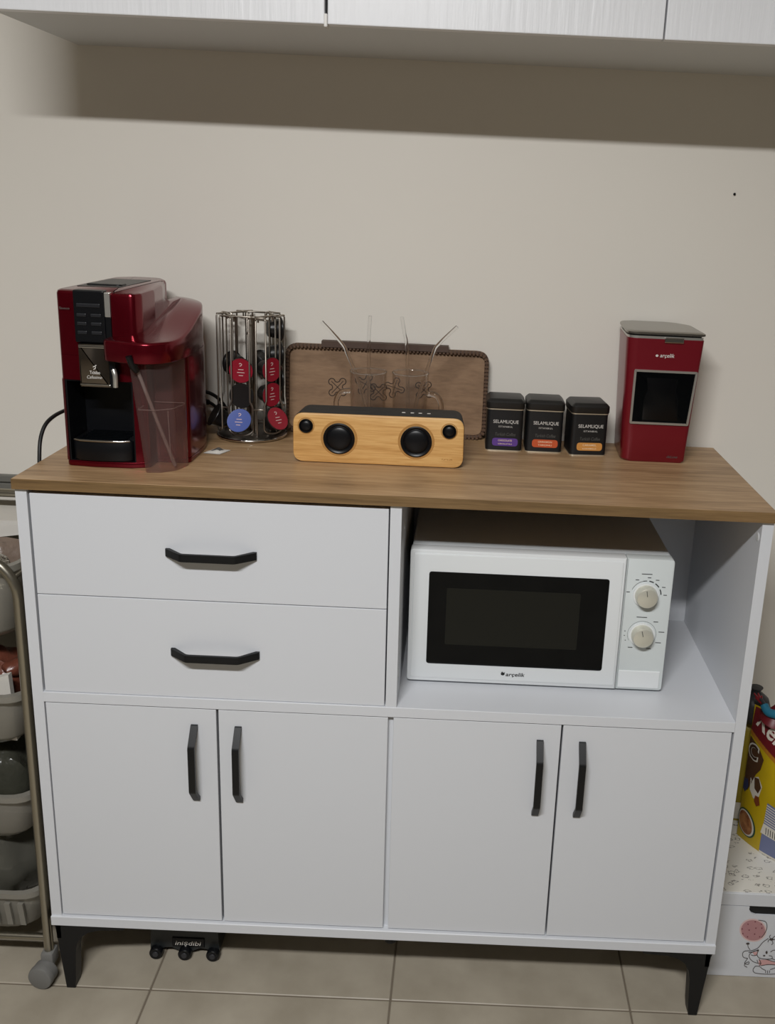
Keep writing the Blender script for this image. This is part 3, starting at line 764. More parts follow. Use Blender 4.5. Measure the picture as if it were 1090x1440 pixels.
# ------------------------------------------------------------------ glass mugs and straws
def mug(cx, cy, side, label):
    t = thing('glass_mug', (cx, cy, E0), label, 'mug', 'glass mugs behind the speaker')
    h = .145
    prof = [(0, E0 + .0005), (.027, E0 + .0005), (.0295, E0 + .004), (.0335, E0 + h - .002), (.0328, E0 + h), (.0318, E0 + h - .002), (.0280, E0 + .010), (.024, E0 + .008), (0, E0 + .008)]
    part('cup', lathe(prof, (cx, cy, 0), 'Z', 40), THIN, t, smooth=40)
    part('lip', tube([(cx + .0328 * math.cos(2 * PI * k / 40), cy + .0328 * math.sin(2 * PI * k / 40), E0 + h) for k in range(40)], .0011, 6, closed=True), GLASS, t, smooth=60)
    z0 = E0 + .055; z1 = E0 + .108
    p = spline([(cx + side * .0305, cy, z0), (cx + side * .050, cy - .002, z0 + .006), (cx + side * .058, cy - .002, z0 + .028), (cx + side * .050, cy - .002, z1 - .004), (cx + side * .0325, cy, z1)], 7)
    part('handle', tube(p, .0048, 10), GLASS, t, smooth=60)
    return t
mug(-.074, .275, -1, 'clear glass mug with its handle toward the capsule rack')
mug(.002, .280, 1, 'clear glass mug with its handle toward the coffee tins')
def straw(pts, label):
    o = part('glass_straw', tube(spline(pts, 8), .0030, 10), GLASS, None, smooth=60, loc=pts[-1])
    tag(o, label, 'straw', 'glass straws in the mugs')
straw([(-.158, .268, 1.2135), (-.1220, .270, 1.176), (-.1115, .271, 1.156), (-.088, .268, 1.10), (-.058, .262, .993)], 'bent glass straw leaning out toward the capsule rack')
straw([(-.075, .297, 1.224), (-.0765, .297, 1.19), (-.0760, .295, 1.16), (-.075, .292, 1.08), (-.073, .288, .993)], 'upright glass straw beside the one leaning to the capsule rack')
straw([(-.018, .302, 1.224), (-.0125, .301, 1.195), (-.0075, .300, 1.170), (-.003, .297, 1.08), (.000, .293, .993)], 'upright glass straw beside the one leaning to the coffee tins')
straw([(.083, .272, 1.2150), (.0520, .274, 1.183), (.0415, .275, 1.165), (.022, .273, 1.10), (-.008, .268, .993)], 'bent glass straw leaning out toward the coffee tins')

# ------------------------------------------------------------------ bamboo speaker
sp = thing('bamboo_speaker', (-.0425, .20, E0), 'long rounded speaker with bamboo front and four black drivers', 'speaker')
SY = .1665
o_ = rpoly([(-.1905, E0 + .001), (.1045, E0 + .001), (.1035, 1.0705), (-.1905, 1.0690)], .019, 7)
b = prism(inset(o_, -.0005), SY + .006, .236, 'Y', bev=.003)
body = part('shell', b, M('speaker_fabric_black', (40, 38, 36), .7, bump=(700, .3, .0005)), sp, smooth=35)
# slope the shell's top rear a little inward like the photograph
for v in body.data.vertices:
    w = v.co + Vector(sp.location)
    if w.y > .21: v.co.x *= .975
front = part('bamboo_front', prism(o_, SY + .0065, SY, 'Y', bev=.0022), BAMBOO, sp, smooth=35)
for cx, cz, r in ((-.1110, 1.0270, .0272), (.0220, 1.0275, .0272), (-.1680, 1.0470, .0122), (.0785, 1.0480, .0122)):
    big = r > .02
    t = lathe([(r + .0045 if big else r + .0025, 0), (r + .0040 if big else r + .002, -.0006), (r + .001, -.0006), (r, .0012)], (cx, SY + .0001, cz), 'Y', 48)
    part('driver_bezel', t, M('bamboo_bezel', (176, 128, 68), .45) if 'bamboo_bezel' not in bpy.data.materials else bpy.data.materials['bamboo_bezel'], sp, smooth=40)
    d = part('driver', lathe([(r, .001), (r, -.0022), (r * .94, -.0032), (r * .84, -.0022), (r * .78, -.0006), (r * .74, -.0010), (r * .3, -.0012), (0, -.0012)], (cx, SY, cz), 'Y', 48), BLACKP, sp, smooth=50)
    k = .76
    prof = [(r * k * math.cos(th), -.0004 - (.0045 if big else .003) * math.sin(th)) for th in [PI / 2 * j / 8 for j in range(9)]]
    prof[-1] = (0, prof[-1][1])
    part('dust_cap', lathe(prof, (cx, SY - .0006, cz), 'Y', 40), BLACKP, d, smooth=60)
for k, x in enumerate((-.003, .012, .026, .041)):
    part('button', box(x - .003, x + .003, .196, .200, 1.0690, 1.0712, .0004, 1), PRINTW, sp)
bm = nb()
for x0, z0, x1, z1 in ((.068, .9995, .068, .9965), (.070, .9965, .074, .9985), (.0755, .9985, .0785, .9968), (.080, .9968, .0845, .9985), (.0845, .9985, .0845, .9965)):
    ribbon([(x0, z0), (x1, z1)], .0016, lambda x, z: (x, SY - .0003, z), bm)
part('engraved_mark', bm, M('engraved', (186, 138, 76), .5), front)

# ------------------------------------------------------------------ coffee tins
def tin(cx, cyf, rot, pill, name2, label):
    t = thing('coffee_tin', (0, 0, 0), label, 'tin', 'coffee tins in a row')
    w = .0340; lw = .0362; hb = .081
    sq = rpoly([(-w, -w), (w, -w), (w, w), (-w, w)], .008, 4)
    part('body', prism(sq, .0015, hb, 'Z'), TINBLK, t, smooth=35)
    part('base_edge', prism(inset(sq, -.0006), 0, .0024, 'Z'), GOLD, t, smooth=35)
    part('rim_edge', prism(inset(sq, -.0010), hb - .0016, hb + .0004, 'Z'), GOLD, t, smooth=35)
    lsq = rpoly([(-lw, -lw), (lw, -lw), (lw, lw), (-lw, lw)], .011, 5)
    i3 = inset(lsq, .002); i4 = inset(lsq, .006); i5 = inset(lsq, .0075)
    part('lid', loft([[(x, y, hb + .0004) for x, y in inset(lsq, .001)], [(x, y, hb + .002) for x, y in lsq], [(x, y, hb + .0125) for x, y in lsq], [(x, y, hb + .0150) for x, y in i3], [(x, y, hb + .0185) for x, y in i4], [(x, y, hb + .0190) for x, y in i5]]), TINLID, t, smooth=35)
    f = lambda x, z: (x, -w - .0004, z)
    vs, fs = text2d('SELAMLIQUE', width=.047, height=.0075)
    bm = flat(vs, fs, lambda x, y: f(x + .002, .0565 + y))
    vs, fs = text2d('ISTANBUL', width=.026, height=.0032, spacing=1.3); flat(vs, fs, lambda x, y: f(x + .002, .0475 + y), bm)
    part('brand_print', bm, PRINTW, t)
    vs, fs = text2d('Turkish Coffee', width=.038, height=.0062, shear=.25)
    part('script_print', flat(vs, fs, lambda x, y: f(x + .002, .0330 + y)), PRINTG, t)
    pl = rpoly([(-.022, .0105), (.026, .0105), (.026, .0255), (-.022, .0255)], .0060, 5)
    p_ = part('flavour_label', prism(pl, -w - .0008, -w + .0004, 'Y'), pill, t)
    f2 = lambda x, z: (x, -w - .0011, z)
    bm = nb()
    for s, zz in zip(name2, (.0212, .0148)):
        vs, fs = text2d(s, width=.026, height=.0034, bold=.01); flat(vs, fs, lambda x, y: f2(x + .002, zz + y), bm)
    part('flavour_print', bm, CREAM, p_)
    t.location = (cx, cyf + w, E0); t.rotation_euler = (0, 0, rot)
tin(.1790, .3000, 0.0, PURPLE, ('CHOCOLATE', 'ÇİKOLATALI'), 'black coffee tin with purple flavour label beside the tray')
tin(.2540, .3020, 0.0, ORANGE, ('CINNAMON', 'TARÇINLI'), 'black coffee tin with orange flavour label between two tins')
tin(.3335, .2930, math.radians(5), AMBER, ('CARAMEL', 'KARAMELLİ'), 'black coffee tin with amber flavour label beside the red Turkish coffee maker')

# ------------------------------------------------------------------ Turkish coffee maker
tm = thing('turkish_coffee_maker', (.455, .33, E0), 'slim red Turkish coffee maker with grey lid and dark chrome-framed window', 'coffee maker')
def tmring(u, grow=0.0):
    x0 = .3945 + (.3860 - .3945) * u - grow; x1 = .5115 + (.5240 - .5115) * u + grow; y0 = .2680 + (.2640 - .2680) * u - grow; y1 = .398
    return rpoly([(x0, y0), (x1, y0), (x1 - .004, y1 - .03), (x1 - .03, y1), (x0 + .006, y1)], [.020, .007, .03, .03, .02], 7)
ZB_, ZM_ = E0, 1.2105
def tlz(y): return (y - .27) * .02
lv = [(0, -.004, 0), (.012, 0, .004)] + [(u, 0, 0) for u in (.2, .4, .6, .8, 1.0)]
rings = [[(x, y, E0 + .0003) for x, y in tmring(0, -.003)]]
for u in (.02, .25, .5, .75, 1.0): rings.append([(x, y, ZB_ + u * (ZM_ - ZB_)) for x, y in tmring(u)])
bodyt = part('shell', loft(rings), REDD, tm, smooth=40)
part('lid_seam', loft([[(x, y, ZM_ - .004) for x, y in tmring(1, -.001)], [(x, y, ZM_ + .0042) for x, y in tmring(1, -.001)]]), STEEL, tm, smooth=40)
part('lid_gap_shade', loft([[(x, y, ZM_ + .002) for x, y in tmring(1, -.004)], [(x, y, ZM_ + .0085 + tlz(y)) for x, y in tmring(1, -.004)]]), GAP, tm, smooth=40)  # black layer painted as the shadow line under the overhanging lid
lr = []
for g, z in ((0.000, ZM_ + .0070), (.0015, ZM_ + .0080), (.0015, ZM_ + .0110), (-.001, ZM_ + .0125), (-.010, ZM_ + .0130)):
    lr.append([(x, y, z + tlz(y)) for x, y in tmring(1, g)])
part('lid', loft(lr), GREYLID, tm, smooth=45)
part('lid_latch', box(.452, .486, .2595, .268, ZM_ - .006, ZM_ + .0035, .0012, 2), CHROME, tm)
def tfy(z): return .2680 + (.2640 - .2680) * (z - ZB_) / (ZM_ - ZB_)
def tfp(x, z, off=.0006): return (x, tfy(z) - off, z)
W0 = [(.4035, 1.0545), (.5105, 1.0545), (.5175, 1.1545), (.4035, 1.1545)]
wr = rpoly(W0, .003, 3); wi_ = inset(wr, .0040)
bm = loft([[tfp(x, z, 0) for x, z in wr], [tfp(x, z, .003) for x, z in wr], [tfp(x, z, .003) for x, z in wi_], [tfp(x, z, -.002) for x, z in wi_]], cap0=False, cap1=False)
part('window_frame', bm, STEEL, tm, smooth=30)
part('window', loft([[tfp(x, z, .0009) for x, z in wi_], [tfp(x, z, .0003) for x, z in wi_]]), BLACKG, tm)
# coffee pot seen behind the smoked window: dark relief
pz = [(.426, 1.062), (.490, 1.062), (.4885, 1.10), (.482, 1.118), (.484, 1.140), (.428, 1.140), (.431, 1.118), (.426, 1.10)]
part('pot', loft([[tfp(x, z, .0009) for x, z in pz], [tfp(x, z, .0022) for x, z in inset(pz, .004)]]), M('pot_black', (9, 10, 12), .2, spec=.25), tm, smooth=40)
vs, fs = text2d('arçelik', width=.026, height=.0085, shear=.18, bold=.012)
bm = flat(vs, fs, lambda x, y: tfp(  .4600 + x, 1.1805 + y)); poly2d(ell(.4415, 1.1805, .0026, .0022, 12), tfp, bm)
part('logo_print', bm, PRINTW, tm)
vs, fs = text2d('deLuxe', width=.020, height=.005, shear=.35)
part('script_print', flat(vs, fs, lambda x, y: tfp(.4880 + x, .9945 + y)), PRINTG, tm)

# ------------------------------------------------------------------ toy bench on the right
BY = .0995; BX0, BX1 = .6160, 1.20
be = thing('storage_bench', (.9, .25, 0), 'low white storage bench with patterned liner top beside the sideboard', 'bench')
part('top_board', box(BX0, BX1, BY, .405, .1640, .1915, .001, 1), WHITE, be)
part('top_liner', box(BX0 + .004, BX1 - .004, BY + .004, .400, .1915, .1930), LINER, be)
t = nb(); box(BX0, BX0 + .016, BY + .003, .405, .001, .164, 0, 1, t); box(BX1 - .016, BX1, BY + .003, .405, .001, .164, 0, 1, t); box(BX0, BX1, .397, .405, .001, .164, 0, 1, t); box(BX0, BX1, BY + .02, .405, .004, .014, 0, 1, t)
part('carcass', t, WHITE, be)
# drawer front with a rounded finger slot
sl0, sl1, slz = .6870, .90, .1440
pts = [(BX0 + .001, .001), (BX1 - .001, .001), (BX1 - .001, .1625), (sl1, .1625)] + [(sl1 - .012 * math.sin(k * PI / 8), slz + .012 - .012 * math.cos(k * PI / 8) * 1.0) for k in range(4, -1, -1)][::-1][::-1]
pts = [(BX0 + .001, .001), (BX1 - .001, .001), (BX1 - .001, .1625), (sl1 + .012, .1625), (sl1 + .010, .1500), (sl1, slz), (sl0 + .014, slz), (sl0 + .006, slz + .003), (sl0 + .002, slz + .008), (sl0, .1560), (sl0, .1625), (BX0 + .001, .1625)]
dw = part('drawer', prism(pts, BY + .005, BY + .001, 'Y'), WHITE, be)
part('slot_shade', box(sl0 - .02, sl1 + .03, BY + .0052, BY + .008, .10, .164), GAP, be)  # black sheet standing in for the darkness inside the finger slot
# nursery print in the drawer's own plane
def zp(zx, zy, off=.0004):
    pxx = 1000 + zx / 9.0; pyy = 1240 + zy / 9.0
    X = .6324 + (pxx - 1017) * .001352 + (pyy - 1254) * .000190
    Z = .1941 + (pxx - 1017) * .000074 - (pyy - 1254) * .001636
    return (X, BY + .001 - off, Z)
zq = lambda o: (lambda x, y: zp(x, y, o))
bm = poly2d(ell(535, 610, 172, 145, 40, .15), zq(.0004)); part('balloon_glow', bm, PINKL, dw)
bl = part('balloon_print', poly2d(ell(535, 610, 152, 128, 40, .15), zq(.0007)), PINK, dw)
bm = nb()
for x, y in ((570, 580), (645, 580), (555, 655), (405, 650), (485, 605), (465, 690), (640, 530), (395, 590), (620, 690), (470, 530), (560, 500)): poly2d(ell(x, y, 9, 8, 8), zq(.0010), bm)
part('balloon_dots', bm, M('print_maroon', (112, 52, 62), .6), bl)
bm = nb(); LW = 8
S2 = lambda P, n=6: [(p.x, p.y) for p in spline([(a, b, 0) for a, b in P], n)]
for P in ([(600, 480), (690, 500), (710, 570), (680, 650), (640, 700)],
          [(470, 780), (475, 820), (500, 855)], [(445, 778), (490, 770)],
          [(730, 710), (660, 760), (600, 830), (520, 865), (440, 870), (405, 900), (415, 950), (470, 965)],
          [(470, 965), (430, 1030), (480, 1040), (485, 1010), (440, 1030), (430, 1060), (465, 1080)],
          [(480, 890), (540, 880), (600, 860), (590, 920), (620, 960), (700, 975), (775, 970), (780, 940), (740, 930)],
          [(600, 870), (560, 870), (500, 905), (490, 950), (530, 1000), (590, 1025), (640, 1030)],
          [(590, 920), (550, 930), (510, 920)],
          [(615, 970), (640, 1030), (620, 1060)], [(590, 985), (600, 1020)],
          [(700, 975), (820, 1010), (900, 1010)], [(640, 1060), (740, 1045), (850, 1055), (920, 1080)],
          [(570, 1065), (540, 1110), (560, 1150), (640, 1165), (740, 1170), (860, 1165), (930, 1150)], [(570, 1065), (620, 1070), (660, 1100), (700, 1120)],
          [(705, 1120), (700, 1155)], [(730, 1120), (725, 1160)], [(755, 1120), (750, 1155)], [(760, 1110), (820, 1090), (880, 1060)],
          [(770, 730), (745, 690), (760, 665)], [(770, 730), (800, 690), (830, 680)], [(770, 730), (735, 730), (725, 760)], [(770, 730), (790, 770), (770, 790)], [(770, 730), (830, 720)],
          [(760, 885), (800, 860), (850, 870)], [(840, 760), (920, 800), (950, 880), (920, 960), (850, 990), (780, 970)], [(950, 850), (1010, 860), (1030, 930), (960, 960)]):
    ribbon(S2(P), LW, zq(.0010), bm)
for x, y, a, b in ((710, 888, 14, 20), (680, 930, 16, 9), (770, 722, 26, 16), (600, 862, 12, 14), (470, 775, 22, 14)): poly2d(ell(x, y, a, b, 12), zq(.0012), bm)
part('line_print', bm, M('print_charcoal', (70, 62, 58), .6), dw)
bm = nb()
poly2d([(610, 985), (700, 985), (830, 1012), (930, 1015), (930, 1060), (850, 1052), (740, 1042), (640, 1058), (615, 1060)], zq(.0006), bm)
poly2d([(530, 890), (600, 880), (585, 920), (560, 930)], zq(.0006), bm)
part('shirt_print', bm, M('print_shirt_pink', (206, 160, 158), .6), dw)

# ------------------------------------------------------------------ cereal bags on the bench
BZ = .1933
U = Vector((.67364208, -.73905774, 0)); NB = Vector((-.73905774, -.67364208, 0)); B0 = Vector((.706, .272, BZ))
BW, BH = .19, .30
def bagP(u, v, off=0.0):
    """point on the bulging front of the bag; u along the base, v up"""
    s = min(max(u / BW, 0), 1); h = min(max(v / BH, 0), 1)
    bul = .030 * (math.sin(PI * s) ** .7) * (math.sin(PI * min(1, h * .92 + .08)) ** .6) if 0 < s < 1 else 0
    bul += .0022 * math.sin(38 * u + 25 * v) * math.sin(PI * s)
    return B0 + U * u + Vector((0, 0, v)) + NB * (bul + off)
cb = thing('cereal_bag', (.77, .20, BZ), 'yellow cereal bag with dark red name band standing on the bench', 'bag')
NU, NV = 22, 26
bm = gridpatch(lambda i, j: (i * BW, j * BH), NU, NV, lambda u, v: bagP(u, v))
t = gridpatch(lambda i, j: (i * BW, j * BH), NU, NV, lambda u, v: tuple(2 * (B0 + U * u + Vector((0, 0, v))) - bagP(u, v) + NB * 0.0))
merge(bm, t); bmesh.ops.remove_doubles(bm, verts=bm.verts[:], dist=.0003)
part('foil_bag', bm, BAGY, cb, smooth=80)
def bf(off): return lambda u, v: bagP(u, v, off)
def quad(p0, p1, p2, p3):
    def f(i, j):
        a = (p0[0] + (p1[0] - p0[0]) * i, p0[1] + (p1[1] - p0[1]) * i); b = (p3[0] + (p2[0] - p3[0]) * i, p3[1] + (p2[1] - p3[1]) * i)
        return (a[0] + (b[0] - a[0]) * j, a[1] + (b[1] - a[1]) * j)
    return f
SL = -.34
rb = part('name_band', gridpatch(quad((.001, .246), (.185, .246 + SL * .184), (.185, .300), (.004, .298)), 20, 8, bf(.0012)), BAGRED, cb, smooth=80)
part('band_edge', gridpatch(quad((.001, .238), (.185, .238 + SL * .184), (.185, .247 + SL * .184), (.001, .247)), 20, 2, bf(.0012)), M('band_gold', (170, 112, 30), .4), cb, smooth=80)
vs, fs = text2d("Kellogg's", width=.150, height=.052, shear=.15, bold=.02)
ca, sa_ = math.cos(math.atan(SL)), math.sin(math.atan(SL))
part('name_print', flat(vs, fs, lambda x, y: bagP(.087 + x * ca - y * sa_, .253 + x * sa_ + y * ca, .0022)), BAGWHITE, rb)
BR = [(.002, .232), (.030, .222), (.046, .206), (.042, .182), (.032, .165), (.024, .140), (.016, .118), (.004, .112), (.002, .150)]
def fan(pts, off, n=5):
    cx = sum(p[0] for p in pts) / len(pts); cy = sum(p[1] for p in pts) / len(pts); bm = nb()
    V = [[bm.verts.new(bagP(cx + (p[0] - cx) * k / n, cy + (p[1] - cy) * k / n, off)) for p in pts] for k in range(1, n + 1)]
    c = bm.verts.new(bagP(cx, cy, off)); N = len(pts)
    for i in range(N):
        bm.faces.new((c, V[0][i], V[0][(i + 1) % N]))
        for k in range(n - 1): bm.faces.new((V[k][i], V[k + 1][i], V[k + 1][(i + 1) % N], V[k][(i + 1) % N]))
    return bm
brn = part('brown_print', fan(BR, .0010), BROWN, cb, smooth=80)
vs, fs = text2d('C', width=.030, height=.036, bold=.06)
part('letter_outline', flat(vs, fs, lambda x, y: bagP(.017 + x, .207 + y, .0016)), BAGWHITE, brn)
vs, fs = text2d('C', width=.024, height=.030, bold=.02)
part('letter_print', flat(vs, fs, lambda x, y: bagP(.017 + x, .207 + y, .0022)), M('print_cocoa', (58, 34, 20), .4), brn)
for pts, m_, off in (([(.020, .150), (.040, .165), (.052, .150), (.046, .118), (.034, .112), (.022, .125)], BAGWHITE, .0010), ([(.030, .158), (.042, .162), (.050, .146), (.044, .130), (.034, .135)], BROWN, .0014), ([(.038, .122), (.048, .124), (.052, .108), (.044, .100), (.037, .108)], M('print_russet', (122, 60, 28), .4), .0014), ([(.002, .138), (.014, .142), (.018, .128), (.010, .110), (.001, .112)], M('print_navy', (48, 54, 92), .4), .0014)):
    part('picture_print', fan(pts, off), m_, cb, smooth=80)
bw = part('bowl_print', fan(ell(.0235, .046, .0245, .031, 24, .25), .0010), BAGGREEN, cb, smooth=80)
part('bowl_print_rim', fan(ell(.0230, .046, .0215, .028, 24, .25), .0015), BAGWHITE, cb, smooth=80)
part('cereal_print', fan(ell(.0220, .046, .0185, .025, 24, .25), .0020), CEREAL, cb, smooth=80)
pn = part('info_panel_print', gridpatch(quad((.060, .004), (.125, .004), (.125, .125), (.0695, .125)), 8, 10, bf(.0010)), BAGBLUE, cb, smooth=80)
bm = nb()
gridpatch(quad((.0605, .050), (.125, .050), (.125, .075), (.0655, .075)), 8, 3, bf(.0015), bm)
for k in range(8): gridpatch(quad((.0660 + k * .0004, .078 + k * .0058), (.124, .078 + k * .0058), (.124, .0805 + k * .0058), (.0662 + k * .0004, .0805 + k * .0058)), 6, 1, bf(.0015), bm)
gridpatch(quad((.060, .001), (.125, .001), (.125, .006), (.060, .006)), 8, 1, bf(.0015), bm)
part('panel_lines', bm, BAGWHITE, pn, smooth=80)
bm = nb()
for k in range(9): gridpatch(quad((.072 + k * .005, .053), (.0735 + k * .005, .053), (.0735 + k * .005, .069), (.072 + k * .005, .069)), 1, 2, bf(.0020), bm)
part('barcode_print', bm, PRINTK, pn, smooth=80)
# gathered top with teal clip
part('gathered_top', tube(spline([tuple(B0 + U * .045 + Vector((0, 0, .285))), tuple(B0 + U * .050 + Vector((0, 0, .31))), tuple(B0 + U * .060 + Vector((0, 0, .325)))], 5), [.030, .028, .024, .02, .016, .013, .012, .011, .012, .014, .016], 12), BAGRED, cb, smooth=60)
tc_ = thing('bag_clip', (.735, .238, .51), 'teal plastic clip closing the cereal bag top', 'clip')
q = B0 + U * .050 + Vector((0, 0, .312))
t = nb(); tube(spline([tuple(q - U * .022 + NB * .016 + Vector((0, 0, .004))), tuple(q - U * .008 + NB * .021 + Vector((0, 0, -.003))), tuple(q + U * .02 + NB * .019 + Vector((0, 0, .002))), tuple(q + U * .05 + NB * .016 + Vector((0, 0, .004)))], 5), .0085, 10, t)
part('clip_jaw', t, TEAL, tc_, smooth=60)
part('clip_hinge', tube([tuple(q - U * .020 + NB * .016 + Vector((0, 0, .006))), tuple(q - U * .034 + NB * .012 + Vector((0, 0, .012)))], .0032, 8), CHARC, tc_)
rc = thing('red_bag_tie', (.715, .28, .50), 'small red twisted tie sticking up beside the teal clip', 'tie')
for k, (du, dz) in enumerate(((-.020, .012), (-.012, .016), (-.016, .004), (-.004, .014))):
    part('tie_end', tube([tuple(q - U * .030 + NB * .012 + Vector((0, 0, .004))), tuple(q - U * .030 + U * du + NB * .010 + Vector((0, 0, .004 + dz)))], [.0030, .0016], 7), CLIPRED, rc)
# second bag behind
b2 = thing('cereal_bag', (.74, .33, BZ), 'plain yellow side of a second cereal bag standing nearer the wall', 'bag')
def bag2(u, v, sgn):
    s = u; bul = .042 * (max(0, math.sin(PI * s)) ** .6) * (max(0, math.sin(PI * min(1, v * .9 + .1))) ** .5)
    w = .095 * (1 - .25 * max(0, v - .7) / .3)
    return (.755 + (s - .5) * 2 * w, .335 + sgn * bul, BZ + .238 * v)
bm = gridpatch(lambda i, j: (i, j), 16, 16, lambda u, v: bag2(u, v, -1)); t = gridpatch(lambda i, j: (i, j), 16, 16, lambda u, v: bag2(u, v, 1))
merge(bm, t); bmesh.ops.remove_doubles(bm, verts=bm.verts[:], dist=.0003)
part('foil_bag', bm, BAGY2, b2, smooth=80)
def b2s(off): return lambda u, v: (bag2(u, v, -1)[0], bag2(u, v, -1)[1] - off, bag2(u, v, -1)[2])
part('white_print', gridpatch(quad((.02, .03), (.5, .03), (.5, .24), (.02, .20)), 8, 5, b2s(.0012)), BAGWHITE, b2, smooth=80)
# charcoal lump behind the band
lump = thing('dark_pouch', (.735, .31, .46), 'dark charcoal pouch lying on top of the rear cereal bag', 'pouch')
part('pouch_body', lathe([(0, -.036), (.020, -.033), (.030, -.015), (.032, .004), (.027, .020), (.014, .031), (0, .034)], (.722, .318, .462), 'Z', 20), CHARC, lump, smooth=60)
part('pouch_neck', lathe([(.012, .028), (.008, .036), (.013, .044), (0, .045)], (.722, .318, .462), 'Z', 14), CHARC, lump, smooth=60)

# ------------------------------------------------------------------ basket trolley on the left
TRX, TRY = -.6215, .032
tr = thing('basket_trolley', (-.80, .2, 0), 'chrome tube trolley with plastic baskets beside the sideboard', 'trolley')
def frame(y):
    r = .075; pts = [(TRX, y, .055), (TRX, y, .40), (TRX, y, .765)]
    for k in range(1, 9):
        a = PI / 2 * k / 8; pts.append((TRX - r + r * math.cos(a), y, .765 + r * math.sin(a)))
    pts += [(-.98 + .075, y, .840)]
    for k in range(1, 9):
        a = PI / 2 * k / 8; pts.append((-.905 - r * math.sin(a), y, .765 + r * math.cos(a)))
    pts += [(-.98, y, .40), (-.98, y, .055)]
    return pts
part('tube_frame', tube(frame(TRY), .0085, 12), FRAME, tr, smooth=60)
part('tube_frame', tube(frame(.345), .0085, 12), FRAME, tr, smooth=60)
part('bottom_bar', tube([(-.98, TRY + .012, .075), (TRX, TRY + .012, .075)], .0065, 10), FRAME, tr, smooth=60)
part('bottom_bar', tube([(-.98, .345, .075), (TRX, .345, .075)], .0065, 10), FRAME, tr, smooth=60)
for zz in (.17, .37, .57, .80):
    part('side_rail', tube([(TRX - .004, TRY, zz), (TRX - .004, .345, zz)], .004, 8), FRAME, tr, smooth=60)
for cx_, cy_ in ((TRX, TRY), (-.98, TRY), (TRX, .345), (-.98, .345)):
    w0 = part('caster', box(cx_ - .012, cx_ + .012, cy_ - .014, cy_ + .014, .030, .060, .005, 2), CASTERG, tr, smooth=40)
    bm = lathe([(0, -.0150), (.0195, -.0148), (.0222, -.0135), (.0232, -.0105), (.0232, -.004), (.0222, -.003), (.0222, .010), (.0180, .012), (0, .012)], (0, 0, 0), 'Y', 30)
    bmesh.ops.rotate(bm, verts=bm.verts[:], matrix=Matrix.Rotation(math.radians(-8), 3, 'Z')); bmesh.ops.translate(bm, verts=bm.verts[:], vec=(cx_ - .004, cy_ - .020, .0234))
    part('wheel', bm, CASTERG, w0, smooth=35)
def basket(zr, zb_, name):
    def ring(g, z, r=.045):
        x0, x1, y0, y1 = -.975 + g, -.6320 - g, .036 + g, .338 - g
        return [(x, y, z) for x, y in rpoly([(x0, y0), (x1, y0), (x1, y1), (x0, y1)], r, 5)]
    rings = [ring(-.004, zr - .012), ring(-.005, zr), ring(.004, zr), ring(.006, zr - .014), ring(.018, zb_ + .022), ring(.034, zb_ + .002, .05), ring(.06, zb_, .05)]
    b_ = part('basket', loft(rings, cap0=False), POLY, tr, smooth=50)
    # upright ribs on the front
    for k in range(9 if zr < .2 else 0):
        x = -.672 - k * .024
        p = [(x, .040, zr - .028), (x, .0475, zb_ + .03)]
        part('rib', loft([[(x - .005, p[0][1] - .0025, p[0][2]), (x + .005, p[0][1] - .0025, p[0][2]), (x + .005, p[0][1] + .003, p[0][2]), (x - .005, p[0][1] + .003, p[0][2])],
                          [(x - .005, p[1][1] - .0025, p[1][2]), (x + .005, p[1][1] - .0025, p[1][2]), (x + .005, p[1][1] + .003, p[1][2]), (x - .005, p[1][1] + .003, p[1][2])]]), POLY, b_)
for zr, zb_ in ((.815, .668), (.578, .462), (.380, .268), (.178, .068)): basket(zr, zb_, '')
def lumpy(c, r, seed, sub=3, amp=.18):
    bm = nb(); bmesh.ops.create_icosphere(bm, subdivisions=sub, radius=1.0)
    rnd = random.Random(seed); ph = [rnd.uniform(0, 6) for _ in range(6)]
    for v in bm.verts:
        p = v.co.copy()
        k = 1 + amp * (math.sin(5 * p.x + ph[0]) * math.sin(4 * p.y + ph[1]) + .6 * math.sin(9 * p.z + 6 * p.x + ph[2]) * math.sin(7 * p.y + ph[3]))
        v.co = Vector((c[0] + p.x * k * r[0], c[1] + p.y * k * r[1], c[2] + p.z * k * r[2]))
    return bm
def goods(name, parts, loc, label, cat):
    t = thing(name, loc, label, cat)
    for n, bm, m_ in parts: part(n, bm, m_, t, smooth=60)
goods('plastic_bag', [('bag_body', lumpy((-.745, .14, .172), (.074, .068, .088), 3), POLYBAG), ('bag_knot', lumpy((-.725, .12, .245), (.018, .018, .02), 9, 2), POLYBAG)], (-.735, .13, .10), 'crumpled clear plastic bag filling the bottom trolley basket', 'bag')
goods('dark_plastic_bag', [('bag_body', lumpy((-.742, .145, .358), (.075, .072, .072), 5), DKBAG), ('bag_knot', lumpy((-.75, .11, .420), (.02, .018, .022), 11, 2), POLYBAG)], (-.725, .14, .30), 'dark olive plastic bag in the third trolley basket', 'bag')
goods('brown_snack_packet', [('wrapper', lumpy((-.735, .15, .545), (.060, .045, .062), 6, 3, .22), BRWRAP), ('wrapper_end', lumpy((-.690, .125, .585), (.018, .018, .014), 8, 2, .3), BRWRAP)], (-.715, .12, .50), 'shiny reddish brown snack packet in the second trolley basket', 'packet')
t = nb(); bmesh.ops.create_cube(t, size=1.0)
for v in t.verts: v.co = Vector((-.715 + v.co.x * .09, .080 + v.co.y * .012 + v.co.z * -.010, .525 + v.co.z * .12 + v.co.x * .03 * (v.co.z + .5)))
tag(part('paper_card', t, CARD, None, loc=(-.70, .075, .52)), 'folded white paper card in front of the brown packet', 'paper')
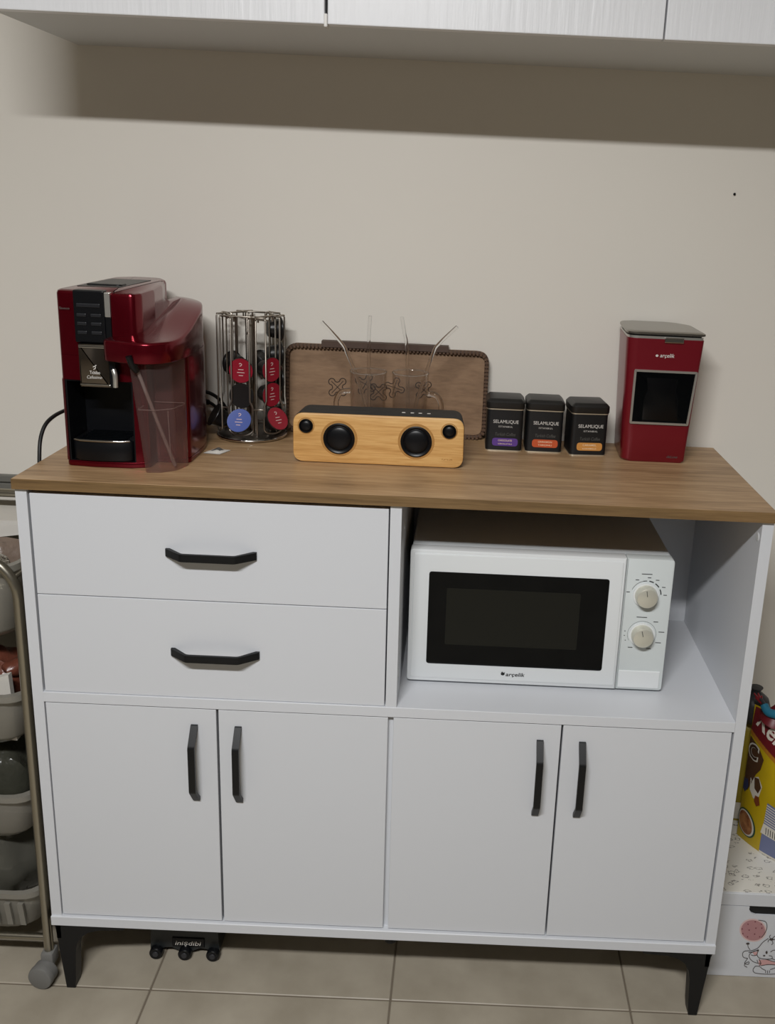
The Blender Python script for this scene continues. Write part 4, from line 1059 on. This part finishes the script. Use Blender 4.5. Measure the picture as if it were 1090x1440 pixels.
goods('foil_packet', [('foil_wrap', lumpy((-.705, .090, .742), (.048, .036, .062), 12, 3, .25), FOIL), ('foil_fold', lumpy((-.685, .085, .806), (.024, .022, .014), 15, 2, .35), FOIL)], (-.69, .105, .75), 'crumpled silver foil packet in the top trolley basket', 'packet')
goods('brown_pouch', [('pouch_body', lumpy((-.73, .172, .750), (.058, .030, .070), 14, 3, .15), M('taupe_wrap', (120, 104, 92), .35, bump=(25, .5, .01))), ('pouch_label', box(-.745, -.71, .138, .146, .786, .792), CLIPRED)], (-.72, .17, .75), 'taupe food pouch behind the silver foil packet', 'pouch')
t = thing('white_box', (-.75, .27, .795), 'white folded cardboard box lid lying across the top basket', 'box')
bm = loft([[(-.86, .215, .824), (-.655, .215, .830), (-.652, .3355, .8145), (-.86, .3355, .8145)], [(-.86, .215, .826), (-.655, .215, .832), (-.652, .3355, .8172), (-.86, .3355, .8172)]])
part('lid_panel', bm, CARD, t)
part('lid_flap', loft([[(-.86, .213, .798), (-.76, .213, .796), (-.655, .214, .812), (-.655, .214, .833), (-.86, .214, .826)], [(-.86, .216, .798), (-.76, .216, .796), (-.655, .217, .812), (-.655, .217, .833), (-.86, .217, .826)]]), CARD, t)

# ------------------------------------------------------------------ black wheeled stand under the sideboard, wall nail
ws = thing('wheeled_stand', (-.387, .11, 0), 'small black three-wheeled stand lying under the sideboard', 'stand')
def wsp(x, z): return (x, z)
top = [(-.452, .075), (-.325, .075)]
bot = [(-.322, .014), (-.335, .014), (-.348, .019), (-.360, .020), (-.372, .014), (-.387, .010), (-.402, .014), (-.414, .020), (-.426, .019), (-.440, .014), (-.455, .014)]
part('plate', prism([(a, b) for a, b in top + bot], .090, .18, 'Y'), DARKGREY, ws)
part('name_plate', box(-.412, -.350, .0875, .092, .0235, .044, .001, 1), BLACKP, ws)
vs, fs = text2d('inişdibi', width=.050, height=.0125, shear=.2)
part('lettering', flat(vs, fs, lambda x, y: (-.381 + x, .0868, .0320 + y)), PRINTW, ws)
for x in (-.442, -.387, -.333):
    w_ = part('wheel', lathe([(.0125, .0), (.0125, -.009), (.0110, -.011), (.006, -.011), (0, -.009)], (x, .089, .0127), 'Y', 24), BLACKP, ws, smooth=40)
    part('hub', lathe([(.0060, -.0105), (.0050, -.0125), (0, -.0125)], (x, .089, .0127), 'Y', 18), CHARC, w_, smooth=40)
tag(part('wall_nail', lathe([(.0020, 0), (.0024, -.003), (.0016, -.004), (0, -.004)], (.5855, YW, 1.4662), 'Y', 12), BLACKP, None, loc=(.5855, YW, 1.4662)), 'tiny dark nail in the bare wall above the Turkish coffee maker', 'nail')
